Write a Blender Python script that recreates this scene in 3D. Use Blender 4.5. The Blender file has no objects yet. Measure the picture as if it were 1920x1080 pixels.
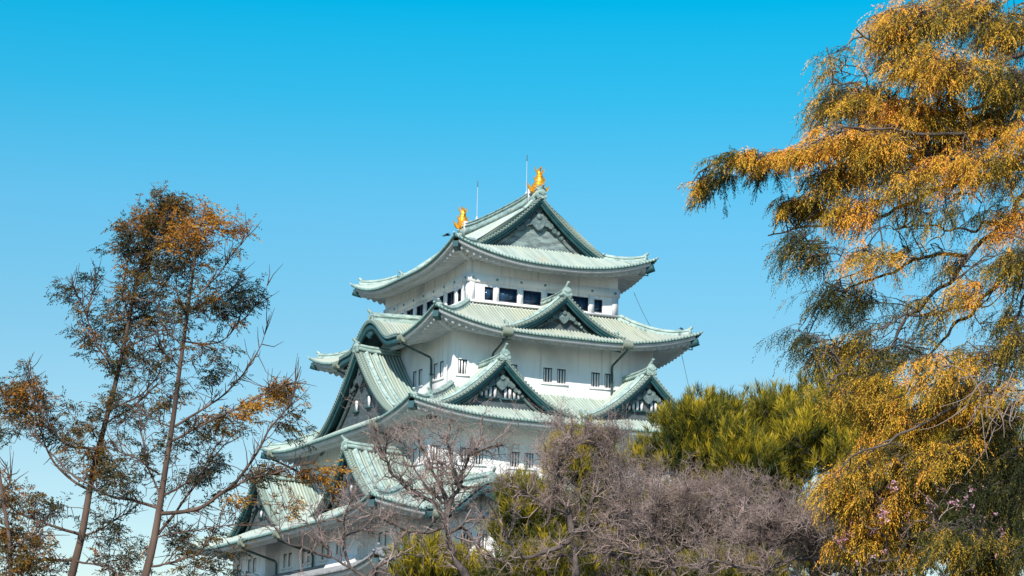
import bpy, math, random
import numpy as np
from mathutils import Matrix

# ---------------------------------------------------------------- camera, sky, sun, exposure
S = bpy.context.scene
COL = S.collection
FPX, PITCH, ROLL, YAW = 4347.83, 0.2072, 0.0197, 0.4343
EYE = 1.6
CX, CY, ZB = -1.0941, 190.0, 38.506 + EYE          # castle centre and the level of the top storey's beam

cd = bpy.data.cameras.new("camera")
cam = bpy.data.objects.new("camera", cd)
COL.objects.link(cam)
cd.sensor_width = 36.0
cd.lens = FPX / 1920 * 36
cd.clip_start, cd.clip_end = 0.5, 6000
cam.matrix_world = (Matrix.Translation((0, 0, EYE)) @ Matrix.Rotation(math.pi / 2 + PITCH, 4, 'X')
                    @ Matrix.Rotation(ROLL, 4, 'Z'))
S.camera = cam

SUN_EL = math.radians(37)
SUN_AZ = math.atan2(-0.245, -0.969)                # clockwise from +Y, towards the sun
w = bpy.data.worlds.new("World")
S.world = w
w.use_nodes = True
nt = w.node_tree
bg = nt.nodes["Background"]
sky = nt.nodes.new("ShaderNodeTexSky")
sky.sky_type = 'NISHITA'
sky.sun_disc = False
sky.sun_elevation = SUN_EL
sky.sun_rotation = SUN_AZ
sky.altitude = 50
sky.air_density = 1.0
sky.dust_density = 0.3
sky.ozone_density = 3.0
tint = nt.nodes.new("ShaderNodeMix")
tint.data_type = 'RGBA'
tint.blend_type = 'MULTIPLY'
tint.inputs[0].default_value = 1.0
geo = nt.nodes.new("ShaderNodeTexCoord")
sep = nt.nodes.new("ShaderNodeSeparateXYZ")
rmp = nt.nodes.new("ShaderNodeValToRGB")
nt.links.new(geo.outputs["Generated"], sep.inputs[0])
nt.links.new(sep.outputs[2], rmp.inputs[0])
els = rmp.color_ramp.elements
els[0].position = 0.07; els[0].color = (1.0, 0.93, 0.83, 1)
els[1].position = 0.52; els[1].color = (0.55, 0.95, 1.45, 1)
for pos, c in ((0.13, (0.86, 0.95, 0.86, 1)), (0.186, (0.63, 0.965, 0.91, 1)), (0.239, (0.44, 1.06, 1.04, 1)), (0.284, (0.14, 1.12, 1.12, 1)), (0.325, (0.0, 1.16, 1.19, 1))):
    e2 = els.new(pos); e2.color = c
nt.links.new(sky.outputs[0], tint.inputs[6])
nt.links.new(rmp.outputs[0], tint.inputs[7])
nt.links.new(tint.outputs[2], bg.inputs[0])
bg.inputs[1].default_value = 0.10

sl = bpy.data.lights.new("sun", 'SUN')
sl.energy = 4.5
sl.angle = math.radians(0.5)
sl.color = (1.0, 0.93, 0.83)
so = bpy.data.objects.new("sun", sl)
COL.objects.link(so)
sd = np.array([math.sin(SUN_AZ) * math.cos(SUN_EL), math.cos(SUN_AZ) * math.cos(SUN_EL), math.sin(SUN_EL)])
from mathutils import Vector
so.rotation_euler = Vector(sd).to_track_quat('Z', 'Y').to_euler()
so.location = (-30, -40, 80)
S.view_settings.view_transform = 'Standard'
S.view_settings.look = 'None'
S.view_settings.exposure = 0.45
S.view_settings.gamma = 1.0
S.cycles.max_bounces = 6
S.cycles.diffuse_bounces = 4

RNG = np.random.default_rng(7)

# ---------------------------------------------------------------- helpers
def at(x, y, Y):
    """world point seen at photo pixel (x, y) at a distance Y along the ground"""
    du, dv = x - 960, y - 540
    c, s = math.cos(ROLL), math.sin(ROLL)
    u, v = (du * c + dv * s) / FPX, -(-du * s + dv * c) / FPX
    cp, sp = math.cos(PITCH), math.sin(PITCH)
    d = np.array([u, cp - v * sp, sp + v * cp])
    return d * (Y / d[1]) + np.array([0, 0, EYE])


class MB:
    """collects grids, boxes, tubes into one mesh"""
    def __init__(self):
        self.v, self.q, self.t, self.a, self.n = [], [], [], [], 0

    def add(self, v, q=None, t=None, a=None):
        v = np.asarray(v, float).reshape(-1, 3)
        if q is not None and len(q):
            self.q.append(np.asarray(q, int).reshape(-1, 4) + self.n)
        if t is not None and len(t):
            self.t.append(np.asarray(t, int).reshape(-1, 3) + self.n)
        self.v.append(v)
        self.a.append(np.zeros((len(v), 3)) if a is None else np.broadcast_to(np.asarray(a, float), (len(v), 3)))
        self.n += len(v)

    def grid(self, P, a=None, wrap=False):
        m, n = P.shape[:2]
        i = np.arange(m * n).reshape(m, n)
        if wrap:
            i = np.concatenate([i, i[:, :1]], 1)
        q = np.stack([i[:-1, :-1], i[1:, :-1], i[1:, 1:], i[:-1, 1:]], -1).reshape(-1, 4)
        self.add(P.reshape(-1, 3), q=q, a=None if a is None else a.reshape(-1, 3))

    def box(self, M, s0, s1, q0, q1, z0, z1):
        c = [(s, q, z) for s in (s0, s1) for q in (q0, q1) for z in (z0, z1)]
        v = M(np.array([p[0] for p in c], float), np.array([p[1] for p in c], float), np.array([p[2] for p in c], float))
        self.add(v, q=[(0, 1, 3, 2), (4, 6, 7, 5), (0, 4, 5, 1), (2, 3, 7, 6), (0, 2, 6, 4), (1, 5, 7, 3)])

    def sweep(self, path, prof, up=(0, 0, 1), scale=None, cap=True):
        """profile (side, up) carried along a path, its up axis kept near vertical"""
        path = np.asarray(path, float)
        prof = np.asarray(prof, float)
        T = np.gradient(path, axis=0)
        T /= np.linalg.norm(T, axis=1)[:, None]
        side = np.cross(T, np.asarray(up, float))
        side /= np.linalg.norm(side, axis=1)[:, None] + 1e-9
        U = np.cross(side, T)
        sc = np.ones(len(path)) if scale is None else np.asarray(scale)
        P = path[:, None] + (side[:, None] * prof[None, :, :1] + U[:, None] * prof[None, :, 1:2]) * sc[:, None, None]
        self.grid(P, wrap=True)
        if cap:
            n = len(prof)
            for k in (0, len(path) - 1):
                c = P[k].mean(0)
                self.add(np.vstack([P[k], c]), t=[(j, (j + 1) % n, n) for j in range(n)])

    def tube(self, path, rad, sides=8, cap=True):
        path = np.asarray(path, float)
        rad = np.broadcast_to(np.asarray(rad, float), (len(path),))
        T = np.gradient(path, axis=0)
        T /= np.linalg.norm(T, axis=1)[:, None] + 1e-12
        ref = np.array([0.31, 0.17, 0.93]) if abs(T[0, 2]) < 0.9 else np.array([0.9, 0.3, 0.1])
        A = np.cross(T, ref)
        A /= np.linalg.norm(A, axis=1)[:, None] + 1e-12
        B = np.cross(T, A)
        th = np.arange(sides) * 2 * math.pi / sides
        P = path[:, None] + rad[:, None, None] * (A[:, None] * np.cos(th)[None, :, None] + B[:, None] * np.sin(th)[None, :, None])
        self.grid(P, wrap=True)
        if cap:
            for k in (0, len(path) - 1):
                self.add(np.vstack([P[k], path[k]]), t=[(j, (j + 1) % sides, sides) for j in range(sides)])

    def segs(self, p0, p1, r0, r1, sides=4):
        """many separate tapered prisms at once"""
        n = len(p0)
        if n == 0:
            return
        T = p1 - p0
        T = T / (np.linalg.norm(T, axis=1)[:, None] + 1e-12)
        ref = np.where(np.abs(T[:, 2:3]) < 0.9, np.array([[0.1, 0.2, 1.0]]), np.array([[1.0, 0.2, 0.1]]))
        A = np.cross(T, ref)
        A /= np.linalg.norm(A, axis=1)[:, None] + 1e-12
        B = np.cross(T, A)
        th = np.arange(sides) * 2 * math.pi / sides
        ring = A[:, None] * np.cos(th)[None, :, None] + B[:, None] * np.sin(th)[None, :, None]
        P = np.concatenate([p0[:, None] + ring * r0[:, None, None], p1[:, None] + ring * r1[:, None, None]], 1)
        j = np.arange(sides)
        f = np.stack([j, (j + 1) % sides, (j + 1) % sides + sides, j + sides], 1)
        q = (f[None] + (np.arange(n) * 2 * sides)[:, None, None]).reshape(-1, 4)
        self.add(P.reshape(-1, 3), q=q)

    def poly(self, M, outline, q0, q1):
        """a closed outline (s, z) given thickness between q0 and q1 (fan about its mean)"""
        o = np.asarray(outline, float)
        n = len(o)
        c = o.mean(0)
        s = np.concatenate([o[:, 0], [c[0]]])
        z = np.concatenate([o[:, 1], [c[1]]])
        for q in (q0, q1):
            self.add(M(s, np.full(n + 1, q), z), t=[(j, (j + 1) % n, n) for j in range(n)])
        P = np.stack([M(o[:, 0], np.full(n, q0), o[:, 1]), M(o[:, 0], np.full(n, q1), o[:, 1])])
        self.grid(P, wrap=True)

    def merge(self, o):
        for q in o.q: self.q.append(q + self.n)
        for t in o.t: self.t.append(t + self.n)
        self.v += o.v; self.a += o.a; self.n += o.n
        return self

    def build(self, name, mat, parent=None, smooth=False):
        me = bpy.data.meshes.new(name)
        v = np.concatenate(self.v)
        q = np.concatenate(self.q) if self.q else np.zeros((0, 4), int)
        t = np.concatenate(self.t) if self.t else np.zeros((0, 3), int)
        nl = len(q) * 4 + len(t) * 3
        me.vertices.add(len(v))
        me.vertices.foreach_set("co", v.astype(np.float32).ravel())
        me.loops.add(nl)
        me.loops.foreach_set("vertex_index", np.concatenate([q.ravel(), t.ravel()]).astype(np.int32))
        me.polygons.add(len(q) + len(t))
        st = np.concatenate([np.arange(len(q)) * 4, len(q) * 4 + np.arange(len(t)) * 3])
        me.polygons.foreach_set("loop_start", st.astype(np.int32))
        me.update(calc_edges=True)
        at_ = me.attributes.new("st", 'FLOAT_VECTOR', 'POINT')
        at_.data.foreach_set("vector", np.concatenate(self.a).astype(np.float32).ravel())
        if smooth:
            me.polygons.foreach_set("use_smooth", np.ones(len(me.polygons), bool))
        me.materials.append(mat)
        o = bpy.data.objects.new(name, me)
        COL.objects.link(o)
        if parent is not None:
            o.parent = parent
        return o


def tag(o, label=None, cat=None, group=None, kind=None):
    if label: o["label"] = label
    if cat: o["category"] = cat
    if group: o["group"] = group
    if kind: o["kind"] = kind
    return o


def empty(name, loc=(0, 0, 0), rz=0.0):
    o = bpy.data.objects.new(name, None)
    COL.objects.link(o)
    o.location = loc
    o.rotation_euler = (0, 0, rz)
    o.empty_display_size = 0.5
    return o


# ---------------------------------------------------------------- materials
def mat(name, c1, c2, rough=0.7, scale=3.0, stretch=(1, 1, 1), metal=0.0, bump=0.0, detail=4, contrast=(0.35, 0.68), attr=False, extra=None, pan=None):
    """two tones mixed by procedural noise; extra = (colour, scale, stretch, lo, hi) lays a third tone in patches"""
    m = bpy.data.materials.new(name)
    m.use_nodes = True
    n = m.node_tree
    b = n.nodes["Principled BSDF"]
    b.inputs["Roughness"].default_value = rough
    b.inputs["Metallic"].default_value = metal
    b.inputs["Specular IOR Level"].default_value = 0.3
    if attr:
        tc = n.nodes.new("ShaderNodeAttribute"); tc.attribute_name = "st"; co = tc.outputs["Vector"]
    else:
        tc = n.nodes.new("ShaderNodeTexCoord"); co = tc.outputs["Object"]

    def noise(sc, stv, lo, hi):
        mp = n.nodes.new("ShaderNodeMapping"); mp.inputs["Scale"].default_value = stv
        n.links.new(co, mp.inputs[0])
        nz = n.nodes.new("ShaderNodeTexNoise"); nz.inputs["Scale"].default_value = sc; nz.inputs["Detail"].default_value = detail
        n.links.new(mp.outputs[0], nz.inputs["Vector"])
        mr = n.nodes.new("ShaderNodeMapRange"); mr.inputs[1].default_value = lo; mr.inputs[2].default_value = hi
        n.links.new(nz.outputs[0], mr.inputs[0])
        return mr.outputs[0], nz.outputs[0]

    def mixc(f, a, bcol):
        mx = n.nodes.new("ShaderNodeMix"); mx.data_type = 'RGBA'
        n.links.new(f, mx.inputs[0])
        for sock, c in ((mx.inputs[6], a), (mx.inputs[7], bcol)):
            if isinstance(c, tuple): sock.default_value = (*c, 1)
            else: n.links.new(c, sock)
        return mx.outputs[2]
    f, raw = noise(scale, stretch, *contrast)
    c = mixc(f, c1, c2)
    if extra:
        for ex in (extra if isinstance(extra, list) else [extra]):
            f2, _ = noise(ex[1], ex[2], ex[3], ex[4])
            c = mixc(f2, c, ex[0])
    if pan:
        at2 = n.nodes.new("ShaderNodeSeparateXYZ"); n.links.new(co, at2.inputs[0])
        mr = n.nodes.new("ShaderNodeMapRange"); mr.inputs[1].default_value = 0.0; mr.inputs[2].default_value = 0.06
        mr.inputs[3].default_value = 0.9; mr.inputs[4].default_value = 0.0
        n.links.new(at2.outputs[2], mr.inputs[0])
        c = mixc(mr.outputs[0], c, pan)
    n.links.new(c, b.inputs["Base Color"])
    if bump:
        bp = n.nodes.new("ShaderNodeBump"); bp.inputs["Strength"].default_value = bump; bp.inputs["Distance"].default_value = 0.05
        n.links.new(raw, bp.inputs["Height"]); n.links.new(bp.outputs[0], b.inputs["Normal"])
    return m


def leafmat(name, stops, trans=0.3, rough=0.6):
    """foliage: colour picked along a ramp by the tint stored on every spray, part of the light passes through"""
    m = bpy.data.materials.new(name)
    m.use_nodes = True
    n = m.node_tree
    out = n.nodes["Material Output"]
    b = n.nodes["Principled BSDF"]
    b.inputs["Roughness"].default_value = rough
    b.inputs["Specular IOR Level"].default_value = 0.15
    a = n.nodes.new("ShaderNodeAttribute"); a.attribute_name = "st"
    sp = n.nodes.new("ShaderNodeSeparateXYZ"); n.links.new(a.outputs["Vector"], sp.inputs[0])
    r = n.nodes.new("ShaderNodeValToRGB"); n.links.new(sp.outputs[0], r.inputs[0])
    e = r.color_ramp.elements
    while len(e) < len(stops): e.new(0.5)
    for k, (p, c) in enumerate(stops):
        e[k].position = p; e[k].color = (*c, 1)
    n.links.new(r.outputs[0], b.inputs["Base Color"])
    tr = n.nodes.new("ShaderNodeBsdfTranslucent"); n.links.new(r.outputs[0], tr.inputs[0])
    mx = n.nodes.new("ShaderNodeMixShader"); mx.inputs[0].default_value = trans
    n.links.new(b.outputs[0], mx.inputs[1]); n.links.new(tr.outputs[0], mx.inputs[2]); n.links.new(mx.outputs[0], out.inputs[0])
    return m


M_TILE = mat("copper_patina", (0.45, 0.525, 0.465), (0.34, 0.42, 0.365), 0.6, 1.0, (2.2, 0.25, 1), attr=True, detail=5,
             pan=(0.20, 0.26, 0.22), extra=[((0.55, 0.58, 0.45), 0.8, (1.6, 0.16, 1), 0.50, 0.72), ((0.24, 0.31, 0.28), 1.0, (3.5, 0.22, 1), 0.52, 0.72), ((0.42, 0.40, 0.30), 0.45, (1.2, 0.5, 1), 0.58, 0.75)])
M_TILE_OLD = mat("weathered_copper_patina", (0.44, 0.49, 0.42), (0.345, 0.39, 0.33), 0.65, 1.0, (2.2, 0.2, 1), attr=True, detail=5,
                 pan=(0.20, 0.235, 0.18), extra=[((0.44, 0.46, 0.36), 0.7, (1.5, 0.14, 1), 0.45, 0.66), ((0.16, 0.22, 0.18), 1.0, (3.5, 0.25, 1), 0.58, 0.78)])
M_RIDGE = mat("ridge_copper", (0.40, 0.51, 0.455), (0.20, 0.30, 0.28), 0.6, 1.4, (1, 1, 2.5), extra=((0.07, 0.12, 0.12), 2.2, (1, 1, 1), 0.58, 0.72))
M_EDGE = mat("eave_edge_copper", (0.10, 0.20, 0.19), (0.19, 0.31, 0.28), 0.6, 3.0)
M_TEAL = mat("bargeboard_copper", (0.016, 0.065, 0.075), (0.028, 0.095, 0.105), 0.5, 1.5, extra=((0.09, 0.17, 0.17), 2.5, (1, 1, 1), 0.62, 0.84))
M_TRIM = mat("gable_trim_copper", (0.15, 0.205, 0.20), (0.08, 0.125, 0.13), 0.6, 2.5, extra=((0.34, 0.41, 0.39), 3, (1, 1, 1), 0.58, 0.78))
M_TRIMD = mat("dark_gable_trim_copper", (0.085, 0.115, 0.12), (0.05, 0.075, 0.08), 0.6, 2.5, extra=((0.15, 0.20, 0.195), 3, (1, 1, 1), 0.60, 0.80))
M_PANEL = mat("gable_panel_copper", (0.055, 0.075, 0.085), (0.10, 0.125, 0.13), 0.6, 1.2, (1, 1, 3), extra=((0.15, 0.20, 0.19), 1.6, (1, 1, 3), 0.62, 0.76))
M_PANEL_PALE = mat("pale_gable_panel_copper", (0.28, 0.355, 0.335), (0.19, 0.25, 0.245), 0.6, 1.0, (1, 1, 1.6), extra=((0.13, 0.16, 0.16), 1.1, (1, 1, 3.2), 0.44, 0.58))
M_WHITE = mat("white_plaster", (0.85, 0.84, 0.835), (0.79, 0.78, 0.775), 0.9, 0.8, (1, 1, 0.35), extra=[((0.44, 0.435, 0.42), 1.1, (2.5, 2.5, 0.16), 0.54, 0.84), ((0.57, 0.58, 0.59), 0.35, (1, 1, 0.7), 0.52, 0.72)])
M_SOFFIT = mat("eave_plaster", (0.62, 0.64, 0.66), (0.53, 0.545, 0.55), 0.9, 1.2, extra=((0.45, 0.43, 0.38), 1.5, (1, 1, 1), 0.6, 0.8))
M_GLASS = mat("dark_window_glass", (0.012, 0.035, 0.075), (0.02, 0.06, 0.12), 0.12, 0.6)
M_FRAME = mat("dark_window_frame", (0.02, 0.025, 0.035), (0.03, 0.035, 0.045), 0.5, 4)
M_DARK = mat("window_shadow_wood", (0.05, 0.02, 0.025), (0.03, 0.02, 0.035), 0.8, 2)
M_GOLD = mat("gold_leaf", (1.0, 0.50, 0.05), (0.90, 0.36, 0.03), 0.32, 6, metal=0.6, bump=0.5)
M_ROD = mat("rod_paint", (0.62, 0.60, 0.62), (0.55, 0.50, 0.52), 0.5, 2)
M_PIPE = mat("downpipe_copper", (0.035, 0.075, 0.08), (0.06, 0.11, 0.11), 0.5, 3)
M_GREY = mat("grey_clay_tile", (0.30, 0.31, 0.32), (0.20, 0.21, 0.22), 0.6, 1.0, (2, 0.3, 1), attr=True)
M_GREYR = mat("grey_clay_ridge", (0.28, 0.29, 0.30), (0.16, 0.17, 0.18), 0.6, 2)
M_STONE = mat("castle_stone", (0.34, 0.31, 0.27), (0.20, 0.19, 0.17), 0.9, 0.7, bump=0.6)
M_CABLE = mat("cable_metal", (0.10, 0.15, 0.16), (0.08, 0.12, 0.13), 0.6, 2)
M_BIRD = mat("black_feather", (0.015, 0.017, 0.02), (0.03, 0.03, 0.035), 0.6, 8)

# ---------------------------------------------------------------- ground
def ground():
    n = 60
    x = np.linspace(-1, 1, n)
    g = np.sign(x) * np.abs(x) ** 2.2 * 4000
    X, Y = np.meshgrid(g, g + 150, indexing='ij')
    mb = MB()
    mb.grid(np.stack([X, Y, np.zeros_like(X)], -1))
    tag(mb.build("ground", mat("park_ground", (0.045, 0.05, 0.025), (0.08, 0.07, 0.045), 0.95, 0.12)), kind="structure")
ground()

# ---------------------------------------------------------------- castle keep
KEEP = empty("castle_keep", (CX, CY, 0), YAW)
tag(KEEP, "white five storey castle keep with green copper roofs rising above the trees", "castle")

FACE = {
    'R': lambda s, q, z: np.stack(np.broadcast_arrays(s, -np.asarray(q, float), np.asarray(z, float) + ZB), -1),
    'L': lambda s, q, z: np.stack(np.broadcast_arrays(-np.asarray(q, float), -np.asarray(s, float), np.asarray(z, float) + ZB), -1),
    'B': lambda s, q, z: np.stack(np.broadcast_arrays(-np.asarray(s, float), np.asarray(q, float), np.asarray(z, float) + ZB), -1),
    'X': lambda s, q, z: np.stack(np.broadcast_arrays(np.asarray(q, float), np.asarray(s, float), np.asarray(z, float) + ZB), -1),
}
def shifted(face, c):
    M = FACE[face]
    return lambda s, q, z: M(np.asarray(s, float) + c, q, z)

RIB = 0.285
FR = np.array([0.0, 0.27, 0.35, 0.42, 0.5, 0.58, 0.65, 0.73])
FH = np.array([0.0, 0.0, 0.08, 0.125, 0.14, 0.125, 0.08, 0.0])

def ribs(s0, s1):
    n = max(1, int(round((s1 - s0) / RIB)))
    p = (s1 - s0) / n
    s = (s0 + (np.arange(n)[:, None] + FR[None]) * p).ravel()
    h = np.tile(FH, n)
    return np.append(s, s1), np.append(h, 0.0)


class Roof:
    def __init__(s, ox, oy, z0, a, b, U, Lc, over, D):
        s.ox, s.oy, s.z0, s.a, s.b, s.U, s.Lc, s.over, s.D = ox, oy, z0, a, b, U, Lc, over, D
        s.Ld = 4.5
        s.c = 0.0
    def lift(s, d, e):
        return s.U * np.clip(1 - np.asarray(e) / s.Lc, 0, None) ** 2.3 * np.clip(1 - np.asarray(d) / s.Ld, 0, None) ** 1.2
    def h(s, d, e):
        d = np.asarray(d, float)
        return s.z0 + s.a * d + s.b * d * d + s.c * np.clip(d - 3.85, 0, None) ** 2 + s.lift(d, e)
    def dims(s, f):
        return (s.ox, s.oy) if f in 'RB' else (s.oy, s.ox)


def roof_surface(R, mb, face, dcap=None, gaps=(), ridge_limit=None):
    """one side of a hipped roof: rows of cover tiles running down the slope"""
    M = FACE[face]
    ex, eq = R.dims(face)
    s, hh = ribs(-ex, ex)
    e = ex - np.abs(s)
    D = R.D if dcap is None else dcap
    if ridge_limit is None:
        dm = np.minimum(D, e)
    else:                                             # long side of the top roof: up to the ridge inside the rake
        dm = np.where(np.abs(s) <= ridge_limit, D, e)
    d0 = np.zeros_like(s)
    for (c, hw, prof) in gaps:
        ins = np.abs(s - c) < hw
        dd = np.linspace(0, R.D, 60)
        for k in np.where(ins)[0]:
            zm = R.h(dd, e[k])
            ok = np.where(zm > prof(abs(s[k] - c)) - 0.06)[0]
            d0[k] = dd[ok[0]] if len(ok) else R.D
    d0 = np.minimum(d0, dm)
    t = np.linspace(0, 1, 13)[None] ** 1.2
    d = d0[:, None] + (dm - d0)[:, None] * t
    ee = np.broadcast_to(e[:, None], d.shape)
    z = R.h(d, ee) + hh[:, None]
    P = M(np.broadcast_to(s[:, None], d.shape), eq - d, z)
    A = np.stack([np.broadcast_to(s[:, None], d.shape) + 57.0 * (ord(face) % 7), d, np.broadcast_to(hh[:, None], d.shape)], -1)
    mb.grid(P, a=A)


def eave(R, face, edge, board, soff, gaps=()):
    M = FACE[face]
    ex, eq = R.dims(face)
    s, hh = ribs(-ex, ex)
    s0 = s
    def runs(s):
        keep = np.ones(len(s), bool)
        for (c, hw, _) in gaps:
            keep &= ~(np.abs(s - c) < hw)
        idx = np.where(keep)[0]
        return np.split(idx, np.where(np.diff(idx) > 1)[0] + 1)
    for ix in runs(s):
        ss, h2 = s[ix], hh[ix]
        e = ex - np.abs(ss)
        zt = R.h(0, e)
        # tile ends: a small lip, round cover tile discs above
        rows = [(0.0, zt + h2), (-0.06, zt + h2 * 1.02), (-0.06, zt - 0.07 - h2 * 0.25), (0.10, zt - 0.10), (0.16, zt - 0.10)]
        P = np.stack([M(ss, eq - d, z) for d, z in rows], 1)
        edge.grid(P)
        # plastered board below
        kk = e > 0.42
        ss, e, zt = ss[kk], e[kk], zt[kk]
        d1 = np.minimum(0.12, e)
        rows = [(d1, zt - 0.08), (d1, zt - 0.38), (np.minimum(0.40, e), zt - 0.40)]
        P = np.stack([M(np.clip(ss, -ex + d, ex - d), eq - d, z) for d, z in rows], 1)
        board.grid(P)
    # plastered rafters: a wavy underside
    wl = 0.56
    n = int(round(2 * ex / wl)) * 10
    s = np.linspace(-ex, ex, n + 1)
    ph = (s / wl) % 1.0
    wv = np.abs(np.sin(math.pi * ph)) ** 1.3
    for ix in runs(s):
        ix = ix[np.abs(s[ix]) < ex - 0.45]
        ss, ww = s[ix], wv[ix]
        e = ex - np.abs(ss)
        dm = np.minimum(R.over + 0.25, e)
        t = np.linspace(0, 1, 6)[None]
        d = np.minimum(0.38, e)[:, None] + (dm - np.minimum(0.38, e))[:, None] * t
        lf = R.lift(d, np.broadcast_to(e[:, None], d.shape))
        z = R.z0 + lf - 0.40 + 0.26 * (d - 0.38) - 0.22 * ww[:, None]
        P = M(np.broadcast_to(ss[:, None], d.shape), eq - d, z)
        top = M(ss, eq - d[:, 0], R.h(0, e) - 0.38)
        soff.grid(np.concatenate([top[:, None], P], 1))


RPROF = [(-0.30, -0.12), (-0.30, 0.10), (-0.24, 0.12), (-0.24, 0.24), (-0.30, 0.26), (-0.30, 0.33), (-0.15, 0.36), (-0.12, 0.46), (0, 0.52),
         (0.12, 0.46), (0.15, 0.36), (0.30, 0.33), (0.30, 0.26), (0.24, 0.24), (0.24, 0.12), (0.30, 0.10), (0.30, -0.12)]

def end_tile(mb, p, dirv, sc=1.0):
    """demon-face end tile: shield with a curl on top and two side curls, facing along dirv"""
    dirv = np.asarray(dirv, float); dirv /= np.linalg.norm(dirv)
    side = np.array([-dirv[1], dirv[0], 0.0])
    M = lambda s, q, z: np.asarray(p, float) + np.multiply.outer(np.asarray(s, float) * sc, side) + np.multiply.outer(np.asarray(q, float) * sc, dirv) + np.multiply.outer(np.asarray(z, float) * sc, np.array([0, 0, 1.0]))
    o = [(-0.42, -0.1), (-0.46, 0.2), (-0.36, 0.34), (-0.40, 0.5), (-0.24, 0.66), (-0.12, 0.74), (0, 0.95), (0.12, 0.74), (0.24, 0.66), (0.40, 0.5), (0.36, 0.34), (0.46, 0.2), (0.42, -0.1)]
    mb.poly(M, o, -0.08, 0.10)
    for cx, cz, r, q in ((0, 0.42, 0.2, 0.19), (-0.27, 0.14, 0.15, 0.17), (0.27, 0.14, 0.15, 0.17), (0, 0.05, 0.14, 0.17), (-0.26, 0.45, 0.1, 0.16), (0.26, 0.45, 0.1, 0.16)):
        th = np.linspace(0, 2 * math.pi, 10, endpoint=False)
        mb.poly(M, np.stack([cx + r * np.cos(th), cz + r * np.sin(th)], 1), 0.05, q)
    th = np.linspace(0, 1, 5)
    path = M(np.zeros(5), -0.25 + th * 0.55, 0.72 + 0.42 * th ** 1.6)
    mb.tube(path, np.linspace(0.15, 0.11, 5), 8)


def hips(R, dtop, split):
    """ridges on the four hips, in two steps with end tiles, the tips turned up"""
    objs = []
    for sx, sy in ((-1, -1), (1, -1), (1, 1), (-1, 1)):
        mb = MB()
        def line(da, db, n, extra=0.0):
            d = np.linspace(da, db, n)
            z = R.h(d, d) + extra * np.clip(1 - (d - da) / 2.2, 0, 1) ** 2
            return np.stack([sx * (R.ox - d), sy * (R.oy - d), z + ZB], 1)
        if split:
            up = line(split, dtop, 16, 0.10)
            mb.sweep(up, RPROF)
            end_tile(mb, up[0] + (0, 0, 0.05), (sx, sy, 0), 0.62)
            lo = line(0.62, split + 0.2, 10, 0.10)
            mb.sweep(lo, np.array(RPROF) * (0.8, 0.72))
        else:
            lo = line(0.62, dtop, 20, 0.10)
            mb.sweep(lo, np.array(RPROF) * (0.9, 0.9))
        end_tile(mb, lo[0] - (0, 0, 0.03), (sx, sy, 0), 0.55)
        # the tip tile that turns up beyond the eave
        t = np.linspace(0, 1, 6)
        tp = np.stack([sx * (R.ox - 0.3 + 0.42 * t), sy * (R.oy - 0.3 + 0.42 * t), ZB + R.h(0.3 * (1 - t), 0.3 * (1 - t)) + 0.16 * t ** 2], 1)
        mb.sweep(tp, [(-0.16, -0.1), (-0.14, 0.08), (0, 0.14), (0.14, 0.08), (0.16, -0.1)], scale=np.linspace(1, 0.45, 6))
        objs.append(mb)
    return objs


def corner_beams(R):
    """plastered hip rafter under each corner and its copper cap"""
    out = []
    for sx, sy in ((-1, -1), (1, -1), (1, 1), (-1, 1)):
        d = np.linspace(0.55, R.over + 0.2, 6)
        z = ZB + R.z0 + R.lift(d, d) - 0.55 + 0.26 * d
        p = np.stack([sx * (R.ox - d), sy * (R.oy - d), z], 1)
        beam = MB(); beam.sweep(p, [(-0.2, -0.25), (-0.2, 0.22), (0.2, 0.22), (0.2, -0.25)])
        cap = MB()
        d = np.array([0.16, 0.66])
        z = ZB + R.z0 + R.lift(d, d) - 0.55 + 0.26 * d
        cap.sweep(np.stack([sx * (R.ox - d), sy * (R.oy - d), z], 1), [(-0.24, -0.30), (-0.24, 0.22), (0.24, 0.22), (0.24, -0.30)])
        out.append((beam, cap))
    return out


def make_roof(R, tilem, dtop, dcap=None, gaps={}, ridge_limit=None, edge_mat=M_EDGE, ridge_mat=M_RIDGE, split=None):
    mb = MB()
    for f in 'RLBX':
        if ridge_limit is not None and f in 'LX':
            roof_surface(R, mb, f, dcap=R.D, ridge_limit=ridge_limit)
        else:
            roof_surface(R, mb, f, dcap=dcap, gaps=gaps.get(f, ()))
    ro = mb.build("roof", tilem, KEEP)
    e, b, so_ = MB(), MB(), MB()
    for f in 'RLBX':
        eave(R, f, e, b, so_, gaps.get(f, ()))
    e.build("eave_tile_edge", edge_mat, ro)
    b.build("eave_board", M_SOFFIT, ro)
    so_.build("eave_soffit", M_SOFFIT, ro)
    for k in hips(R, dtop, split):
        k.build("hip_ridge", ridge_mat, ro)
    for bm_, cp in corner_beams(R):
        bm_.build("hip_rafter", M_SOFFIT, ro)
        cp.build("rafter_cap", M_TEAL, ro)
    return ro


K = 2.12
W5, W4, W3, W2 = (3 * K + .3, 4 * K + .3), (4 * K + .3, 5 * K + .3), (5.5 * K + .3, 6.5 * K + .3), (7.5 * K + .3, 8.5 * K + .3)
R5 = Roof(8.95, 11.05, 1.22, 0.50, 0.0071, 1.50, 8.5, 2.28, 8.95)
R5.c = 0.0454
R4 = Roof(11.6, 13.7, -5.06, 0.45, 0.0325, 1.50, 9.5, 2.8, 4.93)
R3 = Roof(14.7, 16.8, -12.36, 0.42, 0.0193, 1.10, 9.5, 2.75, 5.9)
R2 = Roof(19.45, 21.55, -20.38, 0.44, 0.0152, 1.05, 9.0, 3.2, 7.5)
R1 = Roof(18.7, 20.8, -24.15, 0.42, 0.02, 0.8, 7.0, 2.4, 2.5)

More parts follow.
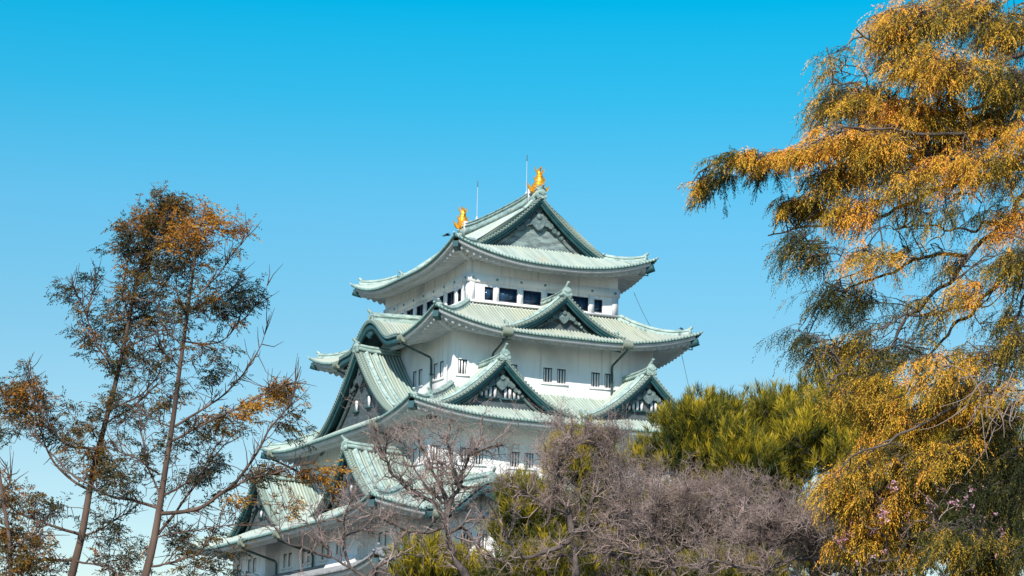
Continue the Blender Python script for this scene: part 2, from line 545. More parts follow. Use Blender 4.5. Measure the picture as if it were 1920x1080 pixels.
def kara(zc, zt, zo, w1, w2):
    def f(s):
        s = np.abs(np.asarray(s, float))
        a = zt + (zc - zt) * 0.5 * (1 + np.cos(math.pi * np.clip(s / w1, 0, 1)))
        u = np.clip((s - w1) / (w2 - w1), 0, 1)
        return a + (zo - zt) * u ** 1.5
    return f
KP4 = kara(-2.62, -4.62, -4.72, 4.6, 6.4)
KP2 = kara(-17.75, -19.9, -20.0, 3.8, 5.2)
make_roof(R5, M_TILE, 3.1, dcap=3.95, ridge_limit=8.02)
make_roof(R4, M_TILE_OLD, 4.9, gaps={'L': [(0.0, 6.4, KP4)]})
make_roof(R3, M_TILE, 5.85, split=2.7)
make_roof(R2, M_TILE, 7.4, gaps={'R': [(-9.9, 5.2, KP2), (9.9, 5.2, KP2)]})
make_roof(R1, M_GREY, 2.4, edge_mat=M_GREYR, ridge_mat=M_GREYR)

# ---- gables
def disc(mb, M, cs, cz, r, q0, q1, n=12):
    th = np.linspace(0, 2 * math.pi, n, endpoint=False)
    mb.poly(M, np.stack([cs + r * np.cos(th), cz + r * np.sin(th)], 1), q0, q1)

def gable_front(M, prof, hw, qf, zbase, parent, recess=0.95, panel=M_PANEL, orn=1.0, windows=None, rails=True, trim=None):
    """rake tiles, rake ridge, bargeboards, panel and carved pendant of one gable; s to the right, q outwards"""
    # rake cover tiles lying across the edge
    mb = MB()
    L = 0
    ss = np.linspace(0, hw, 400)
    zz = prof(ss)
    arc = np.concatenate([[0], np.cumsum(np.hypot(np.diff(ss), np.diff(zz)))])
    n = int(arc[-1] / 0.30)
    for sgn in (-1, 1):
        mid = (np.arange(n) + 0.5) * arc[-1] / n
        half = 0.108
        th = np.linspace(0, math.pi, 6)
        sm = np.interp(mid, arc, ss); zm = np.interp(mid, arc, zz)
        tx = np.gradient(sm); tz = np.gradient(zm); l = np.hypot(tx, tz); tx /= l; tz /= l
        nx, nz = -tz, tx
        for k in range(n):
            S_ = sm[k] + half * np.cos(th) * tx[k] + (0.06 + 0.13 * np.sin(th)) * nx[k] * np.sign(1)
            Z_ = zm[k] + half * np.cos(th) * tz[k] + (0.06 + 0.13 * np.sin(th)) * nz[k]
            P = np.stack([M(sgn * S_, np.full(6, q), Z_) for q in (qf - 0.62, qf - 0.30, qf - 0.29, qf + 0.05)])
            P[1] += 0; 
            mb.grid(P)
            mb.add(np.vstack([P[-1], P[-1].mean(0)]), t=[(j, (j + 1) % 6, 6) for j in range(6)])
    mb.build("rake_tile_row", M_TILE, parent)
    # rake bedding: a strip under those tiles
    st = MB(); stt = MB(); bb = MB(); sf = MB(); tr = MB()
    def strip(target, off0, off1, qa, qb, sgn, u1=1.0):
        s = np.linspace(0, hw * u1, 40)
        z = prof(s)
        # closed box section following the profile, measured vertically
        P = np.stack([M(sgn * s, np.full(40, q), z - o) for (q, o) in ((qa, off0), (qb, off0), (qb, off1), (qa, off1))], 1)
        target.grid(P, wrap=True)
    for sgn in (-1, 1):
        strip(stt, -0.10, 0.07, qf - 0.64, qf + 0.003, sgn)
        strip(st, 0.07, 0.18, qf - 0.60, qf - 0.02, sgn)
        strip(bb, 0.20, 0.60 * (0.75 + 0.25 * orn), qf - 0.30, qf - 0.16, sgn)
        strip(bb, 0.18, 0.34, qf - 0.16, qf - 0.06, sgn)
        strip(sf, 0.20, 0.30, qf - recess, qf - 0.28, sgn)
        strip(tr, 0.66 * (0.75 + 0.25 * orn), 0.66 * (0.75 + 0.25 * orn) + 0.36 * orn, qf - recess, qf - recess + 0.22, sgn, 0.98)
    stt.build("rake_bed", M_TILE, parent)
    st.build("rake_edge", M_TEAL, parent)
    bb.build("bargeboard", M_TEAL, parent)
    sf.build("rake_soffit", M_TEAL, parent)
    tr.build("gable_trim", trim if trim else M_TRIM if panel is not M_PANEL_PALE else M_PANEL_PALE, parent)
    # panel
    pn = MB()
    s = np.linspace(-hw, hw, 81)
    zt = prof(np.abs(s)) - 0.3
    zb = np.full_like(s, zbase)
    zt = np.maximum(zt, zb)
    P = np.stack([M(s, np.full(81, qf - recess), zb), M(s, np.full(81, qf - recess), zt)], 1)
    pn.grid(P)
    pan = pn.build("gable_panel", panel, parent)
    if rails:
        rl = MB()
        rl.box(M, -hw * 0.80, hw * 0.80, qf - recess, qf - recess + 0.12, zbase, zbase + 0.20)
        rl.box(M, -hw * 0.62, hw * 0.62, qf - recess + 0.003, qf - recess + 0.07, zbase + 0.42, zbase + 0.48)
        rl.build("sill_rail", M_TRIM, pan)
    # carved pendant
    o = MB()
    zc = prof(0) - 0.60 - 1.15 * orn
    q = qf - recess + 0.24
    heart = [(0, -0.62), (0.22, -0.48), (0.44, -0.25), (0.56, 0.05), (0.5, 0.32), (0.3, 0.5), (0.12, 0.44), (0, 0.6), (-0.12, 0.44), (-0.3, 0.5), (-0.5, 0.32), (-0.56, 0.05), (-0.44, -0.25), (-0.22, -0.48)]
    o.poly(M, [(x * orn, zc + z * orn) for x, z in heart], q - 0.1, q + 0.16)
    disc(o, M, 0, zc + 0.42 * orn, 0.2 * orn, q + 0.1, q + 0.26)
    disc(o, M, 0, zc + 0.95 * orn, 0.3 * orn, q - 0.1, q + 0.12)
    for sgn in (-1, 1):
        for k in range(5):
            u = 0.66 + 0.30 * k
            r = (0.24 - 0.03 * k) * orn
            sz = prof(u * orn) - prof(0)
            disc(o, M, sgn * u * orn, zc + (0.52 + 0.08 * (k % 2)) * orn + sz * 0.80, r, q - 0.08, q + 0.10 + 0.05 * (k % 2), 10)
            if k < 3:
                disc(o, M, sgn * (u - 0.15) * orn, zc + 0.86 * orn + sz * 0.85, r * 0.9, q - 0.08, q + 0.06, 10)
        # long carved boards below the trim
    o.build("carved_pendant", trim or M_TRIM, parent)
    if windows:
        for (s0, s1, z0, z1, nb) in windows:
            wb = MB()
            wb.box(M, s0, s1, qf - recess - 0.02, qf - recess + 0.03, z0, z1)
            wo = wb.build("gable_window", M_FRAME, parent)
            b = MB()
            for k in range(nb):
                c = s0 + (s1 - s0) * (k + 0.5) / nb
                hwid = (s1 - s0) / nb * 0.27
                b.box(M, c - hwid, c + hwid, qf - recess + 0.03, qf - recess + 0.14, z0 + 0.03, z1 - 0.02)
            b.build("window_bars", M_WHITE, wo)
            f = MB()
            f.box(M, s0 - 0.15, s1 + 0.15, qf - recess + 0.005, qf - recess + 0.2, z0 - 0.12, z0 - 0.002)
            f.box(M, s0 - 0.10, s1 + 0.10, qf - recess + 0.006, qf - recess + 0.16, z1 + 0.002, z1 + 0.10)
            f.build("window_sill", M_TEAL, wo)
    return


def rake_ridge(M, prof, hw, q, sc, u0=0.0, u1=0.93):
    mb = MB()
    for sgn in (-1, 1):
        s = np.linspace(hw * u0, hw * u1, 24)
        p = M(sgn * s, np.full(24, q), prof(s) + 0.06)
        mb.sweep(p, np.array(RPROF) * sc)
        d = p[-1] - p[-2]
        end_tile(mb, p[-1] + (0, 0, 0.06), (d[0], d[1], 0), 0.5 * sc / 0.62)
    return mb


def dormer(face, c, zA, Hg, hw, qf, qb, zbase, name="gable", p=1.7, orn=1.0, windows=None, tile=M_TILE, rz=None, panel=M_PANEL, oni=1.0, second=False, trim=None):
    """a triangular gable dormer standing on a roof"""
    M = shifted(face, c)
    prof = lambda s: zA - Hg * (1 - (1 - np.clip(np.abs(np.asarray(s, float)) / hw, 0, 1)) ** p) - 0.02 * np.clip(np.abs(np.asarray(s, float)) - hw, 0, None)
    mb = MB()
    q, hh = ribs(qb, qf - 0.05)
    t = np.linspace(0, 1.03, 22)
    s = hw * t
    z = prof(s)
    tx, tz = np.gradient(s), np.gradient(z)
    l = np.hypot(tx, tz); nx, nz = -tz / l, tx / l
    for sgn in (-1, 1):
        Sx = s[None] + hh[:, None] * nx[None]
        Zx = z[None] + hh[:, None] * nz[None]
        P = M(sgn * Sx, np.broadcast_to(q[:, None], Sx.shape), Zx)
        A = np.stack([np.broadcast_to(q[:, None], Sx.shape) + 31.7 * sgn + c * 3, np.broadcast_to(s[None], Sx.shape), np.broadcast_to(hh[:, None], Sx.shape)], -1)
        mb.grid(P, a=A)
    g = mb.build(name, tile, KEEP)
    gable_front(M, prof, hw, qf, zbase, g, orn=orn, windows=windows, panel=panel, trim=trim)
    rake_ridge(M, prof, hw, qf - 0.95, 0.66, 0.02, 0.92).build("rake_ridge", M_RIDGE, g)
    if second: rake_ridge(M, prof, hw, qf - 1.75, 0.55, 0.02, 0.80).build("rake_ridge", M_RIDGE, g)
    r = MB()
    n = 14
    qq = np.linspace(qb - 0.1, qf - 0.25, n)
    zr = zA + 0.10 + 0.22 * np.clip((qq - qb) / (qf - qb), 0, 1) ** 3
    r.sweep(M(np.zeros(n), qq, zr), np.array(RPROF) * (1.0, 0.9))
    out = M(0, 1.0, 0) - M(0, 0.0, 0)
    end_tile(r, M(0, qf - 0.12, zA + 0.05), out, oni)
    r.build("main_ridge", M_RIDGE, g)
    return g


dormer('R', 0.0, -1.62, 2.95, 5.25, 13.0, 8.8, -4.75, orn=0.85, tile=M_TILE_OLD, oni=0.95)
wnd = [(-1.75, -0.25, -10.45, -9.65, 4), (0.25, 1.75, -10.45, -9.65, 4)]
for c in (-6.35, 6.28):
    dormer('R', c, -7.62, 3.95, 6.15, 15.4, 10.95, -11.75, orn=0.95, windows=wnd, oni=1.0, second=True)
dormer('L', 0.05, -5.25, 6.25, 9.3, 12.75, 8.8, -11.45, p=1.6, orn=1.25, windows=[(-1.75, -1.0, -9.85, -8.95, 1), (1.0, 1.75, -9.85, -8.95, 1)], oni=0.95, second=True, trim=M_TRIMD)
for c in (10.3, -10.3):
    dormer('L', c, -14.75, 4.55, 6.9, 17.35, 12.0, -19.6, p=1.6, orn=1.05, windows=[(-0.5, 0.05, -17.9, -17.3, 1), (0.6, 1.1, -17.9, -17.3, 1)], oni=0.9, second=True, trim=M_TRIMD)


def karahafu(face, c, prof, w2, qf, qb, zr0, zr1, name="undulating_gable", tile=M_TILE_OLD, wallq=None, zwall=None):
    M = shifted(face, c)
    mb = MB()
    q, hh = ribs(qb, qf)
    s = np.linspace(-w2, w2, 61)
    z = prof(s)
    tx, tz = np.gradient(s), np.gradient(z)
    l = np.hypot(tx, tz); nx, nz = -tz / l, tx / l
    P = M(s[None] + hh[:, None] * nx[None], np.broadcast_to(q[:, None], (len(q), 61)), z[None] + hh[:, None] * nz[None])
    A = np.stack([np.broadcast_to(q[:, None], (len(q), 61)) + c, np.broadcast_to(np.abs(s)[None], (len(q), 61)), np.broadcast_to(hh[:, None], (len(q), 61))], -1)
    mb.grid(P, a=A)
    g = mb.build(name, tile, KEEP)
    # cover tiles along the waving front edge
    t = MB()
    arc = np.concatenate([[0], np.cumsum(np.hypot(np.diff(s), np.diff(z)))])
    n = int(arc[-1] / 0.3)
    mid = (np.arange(n) + 0.5) * arc[-1] / n
    sm, zm = np.interp(mid, arc, s), np.interp(mid, arc, z)
    ux, uz = np.gradient(sm), np.gradient(zm); l = np.hypot(ux, uz); ux /= l; uz /= l
    th = np.linspace(0, math.pi, 6)
    for k in range(n):
        S_ = sm[k] + 0.108 * np.cos(th) * ux[k] - (0.05 + 0.12 * np.sin(th)) * uz[k]
        Z_ = zm[k] + 0.108 * np.cos(th) * uz[k] + (0.05 + 0.12 * np.sin(th)) * ux[k]
        t.grid(np.stack([M(S_, np.full(6, qq), Z_) for qq in (qf - 0.6, qf + 0.06)]))
        e = M(S_, np.full(6, qf + 0.06), Z_)
        t.add(np.vstack([e, e.mean(0)]), t=[(j, (j + 1) % 6, 6) for j in range(6)])
    t.build("rake_tile_row", M_TILE, g)
    def strip(o0, o1, qa, qb_):
        x = MB()
        x.grid(np.stack([M(s, np.full(61, qq), z - o) for (qq, o) in ((qa, o0), (qb_, o0), (qb_, o1), (qa, o1))], 1), wrap=True)
        return x
    strip(-0.04, 0.16, qf - 0.6, qf + 0.02).build("rake_edge", M_EDGE, g)
    x = strip(0.16, 0.80, qf - 0.28, qf - 0.10)
    x.build("bargeboard", M_TEAL, g)
    strip(0.20, 0.27, qb + 0.4, qf - 0.26).build("rake_soffit", M_TEAL, g)
    if wallq:
        pn = MB()
        zt = z - 0.26
        pn.grid(np.stack([M(s, np.full(61, wallq), np.full(61, zwall)), M(s, np.full(61, wallq), np.maximum(zt, zwall + .05))], 1))
        pan = pn.build("gable_panel", M_WHITE, g)
        bm_ = MB()
        bm_.box(M, -w2 * .7, w2 * .7, wallq, wallq + 0.30, zwall - 0.15, zwall + 0.22)
        for ks in (-1.15, 0, 1.15):
            bm_.box(M, ks - 0.16, ks + 0.16, wallq + .004, wallq + 0.22, zwall + 0.24, prof(ks) - 0.36)
        bm_.build("rainbow_beam", M_SOFFIT, pan)
        pd = MB()
        zc = prof(0) - 1.05
        disc(pd, M, 0, zc, 0.33, qf - 0.30, qf - 0.12)
        for sg in (-1, 1):
            disc(pd, M, sg * 0.42, zc + 0.1, 0.24, qf - 0.30, qf - 0.14); disc(pd, M, sg * 0.75, zc + 0.16, 0.16, qf - 0.30, qf - 0.16)
        pd.build("carved_pendant", M_TEAL, g)
    r = MB()
    qq = np.linspace(qb - 0.4, qf - 0.35, 12)
    r.sweep(M(np.zeros(12), qq, np.linspace(zr1, zr0, 12)), np.array(RPROF) * (1.15, 1.5))
    out = M(0, 1.0, 0) - M(0, 0.0, 0)
    end_tile(r, M(0, qf - 0.22, zr0 - 0.1), out, 0.95)
    r.build("main_ridge", M_RIDGE, g)
    return g

karahafu('L', 0.0, KP4, 6.4, 11.62, 6.7, -2.58, -2.42, wallq=9.4, zwall=-4.75)
for c in (-9.9, 9.9):
    karahafu('R', c, KP2, 5.2, 21.6, 14.1, -17.75, -17.6, tile=M_TILE, wallq=19.6, zwall=-20.1)

# ---- the end gables of the top roof
topg = {}
for f in 'RB':
    prof = lambda s: R5.h(8.95 - np.abs(np.asarray(s, float)), np.full_like(np.asarray(s, float), 50.0))
    M = FACE[f]
    g = empty("end_gable"); g.parent = KEEP
    gable_front(M, prof, 5.75, 8.02, 2.45, g, recess=0.9, panel=M_PANEL_PALE, orn=1.15)
    rake_ridge(M, prof, 5.9, 7.35, 0.72, 0.03, 1.0).build("rake_ridge", M_RIDGE, g)

ridge = MB()
yy = np.linspace(-7.95, 7.95, 28)
zz = R5.h(8.95, 50) + 0.0 + 0.42 * (np.abs(yy) / 7.95) ** 3
RP5 = [(-0.42, -0.3), (-0.42, 0.12), (-0.34, 0.15), (-0.34, 0.32), (-0.42, 0.34), (-0.42, 0.42), (-0.30, 0.45), (-0.30, 0.58), (-0.36, 0.60), (-0.36, 0.66), (-0.16, 0.70), (-0.12, 0.80), (0, 0.85)]
RP5 = RP5 + [(-x, z) for x, z in RP5[-2::-1]]
ridge.sweep(np.stack([np.zeros(28), yy, zz + ZB], 1), RP5)
end_tile(ridge, (0, -7.98, ZB + 7.45), (0, -1, 0), 0.95)
end_tile(ridge, (0, 7.98, ZB + 7.45), (0, 1, 0), 0.95)
RID = ridge.build("main_ridge", M_RIDGE, KEEP)

# ---- golden fish ornaments
def fish(y0, dirn):
    """head low and facing the middle of the ridge, body rising, tail high; dirn = +1 when the middle lies towards +y"""
    o = MB()
    P = lambda a, z, x=0.0: np.array([x, y0 + dirn * a, ZB + 7.98 + z])
    pts = [P(0.95, 0.05), P(0.72, 0.18), P(0.42, 0.36), P(0.16, 0.52), P(0.02, 0.80), P(0.0, 1.08), P(0.08, 1.36), P(0.16, 1.62), P(0.06, 1.86)]
    rad = np.array([0.26, 0.44, 0.54, 0.53, 0.45, 0.37, 0.29, 0.20, 0.10])
    t = np.linspace(0, 8, 33)
    pp = np.stack([np.interp(t, range(9), [q[k] for q in pts]) for k in range(3)], 1)
    for _ in range(3):
        pp[1:-1] = (pp[:-2] + 2 * pp[1:-1] + pp[2:]) / 4
    rr = np.interp(t, range(9), rad) * (1 + 0.07 * np.sin(np.arange(33) * 2.2))
    o.tube(pp, rr, 12)
    Mx = lambda s, q, z: np.stack(np.broadcast_arrays(np.asarray(q, float), y0 + dirn * np.asarray(s, float), np.asarray(z, float) + ZB + 7.98), -1)
    # tail fan, side fins and back fin: thin curved plates
    o.poly(Mx, [(0.10, 1.62), (0.30, 1.72), (0.46, 1.60), (0.40, 1.84), (0.22, 2.02), (0.02, 2.06), (-0.12, 2.16), (-0.30, 2.10), (-0.16, 1.98), (-0.04, 1.80)], -0.06, 0.06)
    o.poly(Mx, [(0.16, 1.30), (0.36, 1.20), (0.40, 1.42), (0.52, 1.56), (0.34, 1.62), (0.22, 1.56)], -0.05, 0.05)
    o.poly(Mx, [(-0.12, 1.06), (-0.34, 1.12), (-0.42, 1.40), (-0.50, 1.62), (-0.36, 1.42), (-0.22, 1.34), (-0.06, 1.30)], -0.05, 0.05)
    o.poly(Mx, [(-0.16, 0.30), (-0.42, 0.34), (-0.62, 0.58), (-0.84, 0.76), (-0.62, 0.36), (-0.44, 0.14), (-0.2, 0.05)], -0.07, 0.07)
    for sx in (-1, 1):
        My = lambda s, q, z: np.stack(np.broadcast_arrays(sx * np.asarray(s, float), y0 + dirn * np.asarray(q, float), np.asarray(z, float) + ZB + 7.98), -1)
        o.poly(My, [(0.22, 0.30), (0.60, 0.36), (0.98, 0.74), (0.90, 0.40), (0.70, 0.10), (0.28, 0.02)], 0.18, 0.34)
        o.poly(My, [(0.10, 1.70), (0.30, 1.90), (0.42, 2.12), (0.40, 1.80), (0.22, 1.60)], 0.0, 0.08)
        o.poly(My, [(0.20, 1.02), (0.42, 1.10), (0.54, 1.34), (0.50, 1.06), (0.3, 0.90)], -0.04, 0.06)
    th = np.linspace(0, 1, 6)
    for k in range(7):                                # spines down the back
        b = pp[8 + k * 3]
        o.tube(np.stack([b + np.array([0, -dirn * (0.15 + 0.26 * u) * 0.9, 0.10 * u]) for u in th]), np.linspace(0.07, 0.015, 6), 6)
    f = o.build("golden_fish_ornament", M_GOLD, RID, smooth=False)
    return f
f1 = fish(-7.55, 1); f1["label"] = "gold dolphin-like roof fish nearer to the viewer, tail up"
f2 = fish(7.95, -1); f2["label"] = "gold roof fish at the far end of the ridge"

for y in (-5.05, 4.87):
    r = MB()
    r.tube(np.array([(0, y, ZB + z) for z in (8.0, 8.3, 8.62)]), [0.22, 0.15, 0.05], 8)
    r.tube(np.array([(0, y, ZB + z) for z in (8.3, 11.7)]), [0.028, 0.018], 6)
    rod = r.build("lightning_rod", M_ROD, RID)
    t = MB()
    t.tube(np.array([(0, y, ZB + z) for z in (11.2, 11.32, 11.5, 11.66, 11.78)]), [0.02, 0.05, 0.03, 0.05, 0.01], 6)
    t.build("rod_tip", M_CABLE, rod)
for y in (-6.35, 6.6):
    b = MB(); b.box(FACE['R'], -0.47, 0.47, -y - 0.05, -y + 0.05, 7.3, 8.5)
    b.build("ridge_clamp", M_ROD, RID)

# ---- walls
def wall_face(mb, M, q, s0, s1, z0, z1, holes, depth=0.28):
    xs = sorted({s0, s1, *[h[0] for h in holes], *[h[1] for h in holes]})
    zs = sorted({z0, z1, *[h[2] for h in holes], *[h[3] for h in holes]})
    for i in range(len(xs) - 1):
        for j in range(len(zs) - 1):
            cx, cz = (xs[i] + xs[i + 1]) / 2, (zs[j] + zs[j + 1]) / 2
            if any(h[0] < cx < h[1] and h[2] < cz < h[3] for h in holes):
                continue
            mb.add(M(np.array([xs[i], xs[i + 1], xs[i + 1], xs[i]]), np.full(4, q), np.array([zs[j], zs[j], zs[j + 1], zs[j + 1]])), q=[(0, 1, 2, 3)])
    for (a, b, c, d) in holes:
        s = np.array([a, b, b, a]); z = np.array([c, c, d, d])
        P = np.stack([M(s, np.full(4, q), z), M(s, np.full(4, q - depth), z)])
        mb.grid(P, wrap=True)
        mb.add(M(s, np.full(4, q - depth), z), q=[(0, 1, 2, 3)])


def lattice(M, q, h, parent, depth=0.26):
    """opening closed by upright plastered bars before dark wood"""
    a, b, c, d = h
    p = MB(); p.box(M, a + .002, b - .002, q - depth + 0.01, q - depth + 0.05, c + .002, d - .002)
    o = p.build("barred_window", M_DARK, parent)
    bars = MB()
    n = 3 if b - a > 0.7 else 2
    for k in range(n):
        x = a + (b - a) * (k + 0.62) / (n + 0.25)
        bars.box(M, x - 0.055, x + 0.055, q - 0.20, q - 0.08, c + 0.003, d - 0.003)
    bars.build("window_bars", M_WHITE, o)
    f = MB()
    f.box(M, a + .003, a + 0.06, q - 0.22, q - 0.05, c + .004, d - .004)
    f.box(M, a + .063, b - .003, q - 0.22, q - 0.05, d - 0.07, d - .004)
    f.build("window_frame", M_FRAME, o)
    return o


def sash(M, q, h, parent):
    """glazed window in a dark frame, two panes when wide"""
    a, b, c, d = h
    f = MB()
    t = 0.07
    f.box(M, a + .002, a + t, q - 0.20, q - 0.06, c + .002, d - .002)
    f.box(M, b - t, b - .002, q - 0.20, q - 0.06, c + .002, d - .002)
    f.box(M, a + t, b - t, q - 0.20, q - 0.06, c + .002, c + t * 1.6)
    f.box(M, a + t, b - t, q - 0.20, q - 0.06, d - t, d - .002)
    if b - a > 1.1:
        m = (a + b) / 2
        f.box(M, m - 0.05, m + 0.05, q - 0.21, q - 0.07, c + t * 1.6, d - t)
    o = f.build("glazed_window", M_FRAME, parent)
    p = MB(); p.box(M, a + t, b - t, q - 0.19, q - 0.16, c + t, d - t)
    p.build("window_pane", M_GLASS, o)
    return o


def storey(dims, z0, z1, holes, name="storey_wall", mk=lattice, depth=0.28):
    mb = MB()
    for f in 'RLBX':
        ex = dims[0] if f in 'RB' else dims[1]
        eq = dims[1] if f in 'RB' else dims[0]
        wall_face(mb, FACE[f], eq, -ex, ex, z0, z1, holes.get(f, []), depth)
    o = mb.build(name, M_WHITE, KEEP)
    for f, hs in holes.items():
        eq = dims[1] if f in 'RB' else dims[0]
        for h in hs:
            mk(FACE[f], eq, h, o)
    return o

# top storey: posts, beams, nail covers, ledge, glazed windows
H5 = {'R': [], 'L': []}
for i in range(6):
    c = (i - 2.5) * K
    if i == 0: H5['R'].append((c + 0.05, c + 0.82, -1.70, -0.62))
    elif i == 5: H5['R'].append((c - 0.82, c - 0.05, -1.70, -0.62))
    else: H5['R'].append((c - 0.80, c + 0.80, -1.70, -0.55))
for i in range(8):
    c = (i - 3.5) * K
    if i == 7: H5['L'].append((c - 0.82, c - 0.05, -1.70, -0.62))
    elif i == 0: H5['L'].append((c + 0.05, c + 0.82, -1.70, -0.62))
    else: H5['L'].append((c - 0.80, c + 0.80, -1.70, -0.55))
s5 = storey(W5, -3.0, 2.3, H5, mk=sash, depth=0.30)
beam, ledge = MB(), MB()
for f in 'RLBX':
    M = FACE[f]
    ex, eq = (W5[0], W5[1]) if f in 'RB' else (W5[1], W5[0])
    nb = 6 if f in 'RB' else 8
    for i in range(nb + 1):
        c = (i - nb / 2) * K
        post, nail = MB(), MB()
        post.box(M, c - 0.22, c + 0.22, eq - 0.02, eq + 0.085, -1.84, -0.33)
        th = np.linspace(0, 2 * math.pi, 10, endpoint=False)
        nail.poly(M, np.stack([c + 0.10 * np.cos(th), 0.0 + 0.10 * np.sin(th)], 1), eq + 0.10, eq + 0.19)
        nail.build("nail_cover", M_EDGE, post.build("wall_post", M_WHITE, s5))
        ledge.box(M, c - 0.04, c + 0.04, eq + 0.15, eq + 0.22, -2.16, -1.99)
    beam.box(M, -ex - 0.12, ex + 0.12, eq - 0.03, eq + 0.125, -0.33, 0.34)
    beam.box(M, -ex, ex, eq - 0.03, eq + 0.05, 0.343, 0.39)
    ledge.box(M, -ex - 0.30, ex + 0.30, eq - 0.03, eq + 0.305, -1.99, -1.84)
    ledge.box(M, -ex - 0.18, ex + 0.18, eq - 0.03, eq + 0.185, -2.5, -2.16)
beam.build("wall_beam", M_WHITE, s5)
ledge.build("window_ledge", M_WHITE, s5)

def pair(c, z0, z1, w=0.78, gap=0.42):
    return [(c - gap / 2 - w, c - gap / 2, z0, z1), (c + gap / 2, c + gap / 2 + w, z0, z1)]
H4 = {'R': [(-8.32, -7.54, -8.2, -7.05), (7.54, 8.32, -8.2, -7.05)], 'L': []}
for c in (-4.25, 0.0, 4.22): H4['R'] += pair(c, -8.2, -7.05)
for c in (8.15, 3.9, -0.3, -4.5, -8.7): H4['L'] += pair(c, -8.22, -6.95)
s4 = storey(W4, -10.2, -3.9, H4)
H3 = {'R': [(-12.0 + .05, -11.25, -15.55, -14.4)], 'L': []}
H3['R'] = [(-11.7, -10.95, -15.55, -14.4)]
for c in (-8.4, -4.2, 0, 4.2, 8.4): H3['R'] += pair(c, -15.55, -14.4)
for c in (12.0, 8.0, 4.0, 0, -4.0, -8.0, -12.0): H3['L'] += pair(c, -15.55, -14.4)
s3 = storey(W3, -17.2, -11.25, H3)
H2 = {'R': [], 'L': []}
for c in (-14.8, 14.8, 0): H2['R'] += pair(c, -22.45, -21.35)
for c in (16.2, 4.4, 0.0, -4.4, -16.2): H2['L'] += pair(c, -22.45, -21.35)
s2 = storey(W2, -23.9, -19.0, H2)
s1 = storey((W2[0] + .02, W2[1] + .02), -28.0, -23.85, {})
# a sill under every window pair
for f, W, H, par in (('R', W4, H4, s4), ('L', W4, H4, s4), ('R', W3, H3, s3), ('L', W3, H3, s3), ('L', W2, H2, s2), ('R', W2, H2, s2)):
    eq = W[1] if f == 'R' else W[0]
    hs = sorted(H[f])
    while hs:
        a = hs.pop(0)
        b = hs.pop(0) if hs and hs[0][0] - a[1] < 0.6 else a
        sl_ = MB()
        sl_.box(FACE[f], a[0] - 0.22, b[1] + 0.22, eq - 0.01, eq + 0.09, a[2] - 0.20, a[2] - 0.10)
        sl_.build("window_sill", M_WHITE, par)

# projecting bays of the second storey, flared at the foot
for f, c in (('R', -9.9), ('R', 9.9), ('L', 10.3), ('L', -10.3)):
    M = shifted(f, c)
    eq = W2[1] if f == 'R' else W2[0]
    q = eq + 0.85
    mb = MB()
    hl = pair(0.0 - 0.4, -22.5, -21.35, 0.85, 0.4)
    wall_face(mb, M, q, -3.0, 3.0, -22.75, -19.3, hl)
    for sg in (-3.0, 3.0):
        mb.add(M(np.full(4, sg), np.array([eq, q, q, eq]), np.array([-22.75, -22.75, -19.3, -19.3])), q=[(0, 1, 2, 3)])
        mb.add(M(np.full(4, sg), np.array([eq, q + 0.55, q, eq]), np.array([-23.8, -23.8, -22.75, -22.75])), q=[(0, 1, 2, 3)])
    mb.add(M(np.array([-3, 3, 3, -3.]), np.array([q + 0.55, q + 0.55, q, q]), np.array([-23.8, -23.8, -22.75, -22.75])), q=[(0, 1, 2, 3)])
    mb.add(M(np.array([-3, 3, 3, -3.]), np.array([q + 0.55, q + 0.55, eq, eq]), np.full(4, -23.8)), q=[(0, 1, 2, 3)])
    o = mb.build("projecting_bay", M_WHITE, KEEP)
    for h in hl:
        lattice(M, q, h, o)
    sb = MB(); sb.box(M, hl[0][0] - 0.2, hl[1][1] + 0.2, q - 0.01, q + 0.09, -22.72, -22.6)
    sb.build("window_sill", M_WHITE, o)

# stone base
sb = MB()
lv = np.linspace(0, 1, 14)
rings = []
for t in lv:
    g = 7.5 * (1 - t) ** 1.7
    a, b = W2[0] + 0.6 + g, W2[1] + 0.6 + g
    th = np.linspace(0, 1, 40, endpoint=False)
    per = np.concatenate([np.stack([np.linspace(-a, a, 20, endpoint=False), np.full(20, -b)], 1), np.stack([np.full(20, a), np.linspace(-b, b, 20, endpoint=False)], 1),
                          np.stack([np.linspace(a, -a, 20, endpoint=False), np.full(20, b)], 1), np.stack([np.full(20, -a), np.linspace(b, -b, 20, endpoint=False)], 1)])
    rings.append(np.concatenate([per, np.full((80, 1), t * (ZB - 28.0))], 1))
sb.grid(np.array(rings), wrap=True)
sb.build("stone_base", M_STONE, KEEP)

# ---- rain boxes on the eaves and downpipes
def downpipe(face, s, R, wallq, zend, bend=0.9):
    M = FACE[face]
    ex, eq = R.dims(face)
    z = float(R.h(0, ex - abs(s)))
    g = MB()
    g.poly(lambda a, q, zz: M(q, a, zz), [(eq - 0.75, z + 0.42), (eq + 0.16, z + 0.10), (eq + 0.20, z - 0.22), (eq + 0.05, z - 0.48), (eq - 0.22, z - 0.50), (eq - 0.34, z - 0.1)], s - 0.42, s + 0.42)
    o = g.build("rain_hopper", M_TILE_OLD, KEEP)
    p = MB()
    pts = [M(s, eq - 0.12, z - 0.42), M(s, eq - 0.14, z - 0.62), M(s - 0.02, wallq + 0.30, z - 1.45), M(s - 0.02, wallq + 0.18, z - 1.65), M(s - 0.02, wallq + 0.16, zend)]
    p.tube(np.array(pts), 0.09, 8)
    for zz in np.arange(zend + 0.3, z - 1.7, 1.2):
        p.box(M, s - 0.13, s + 0.09, wallq, wallq + 0.32, zz, zz + 0.06)
    p.build("downpipe", M_PIPE, o)
downpipe('R', -5.45, R4, W4[1], -9.3)
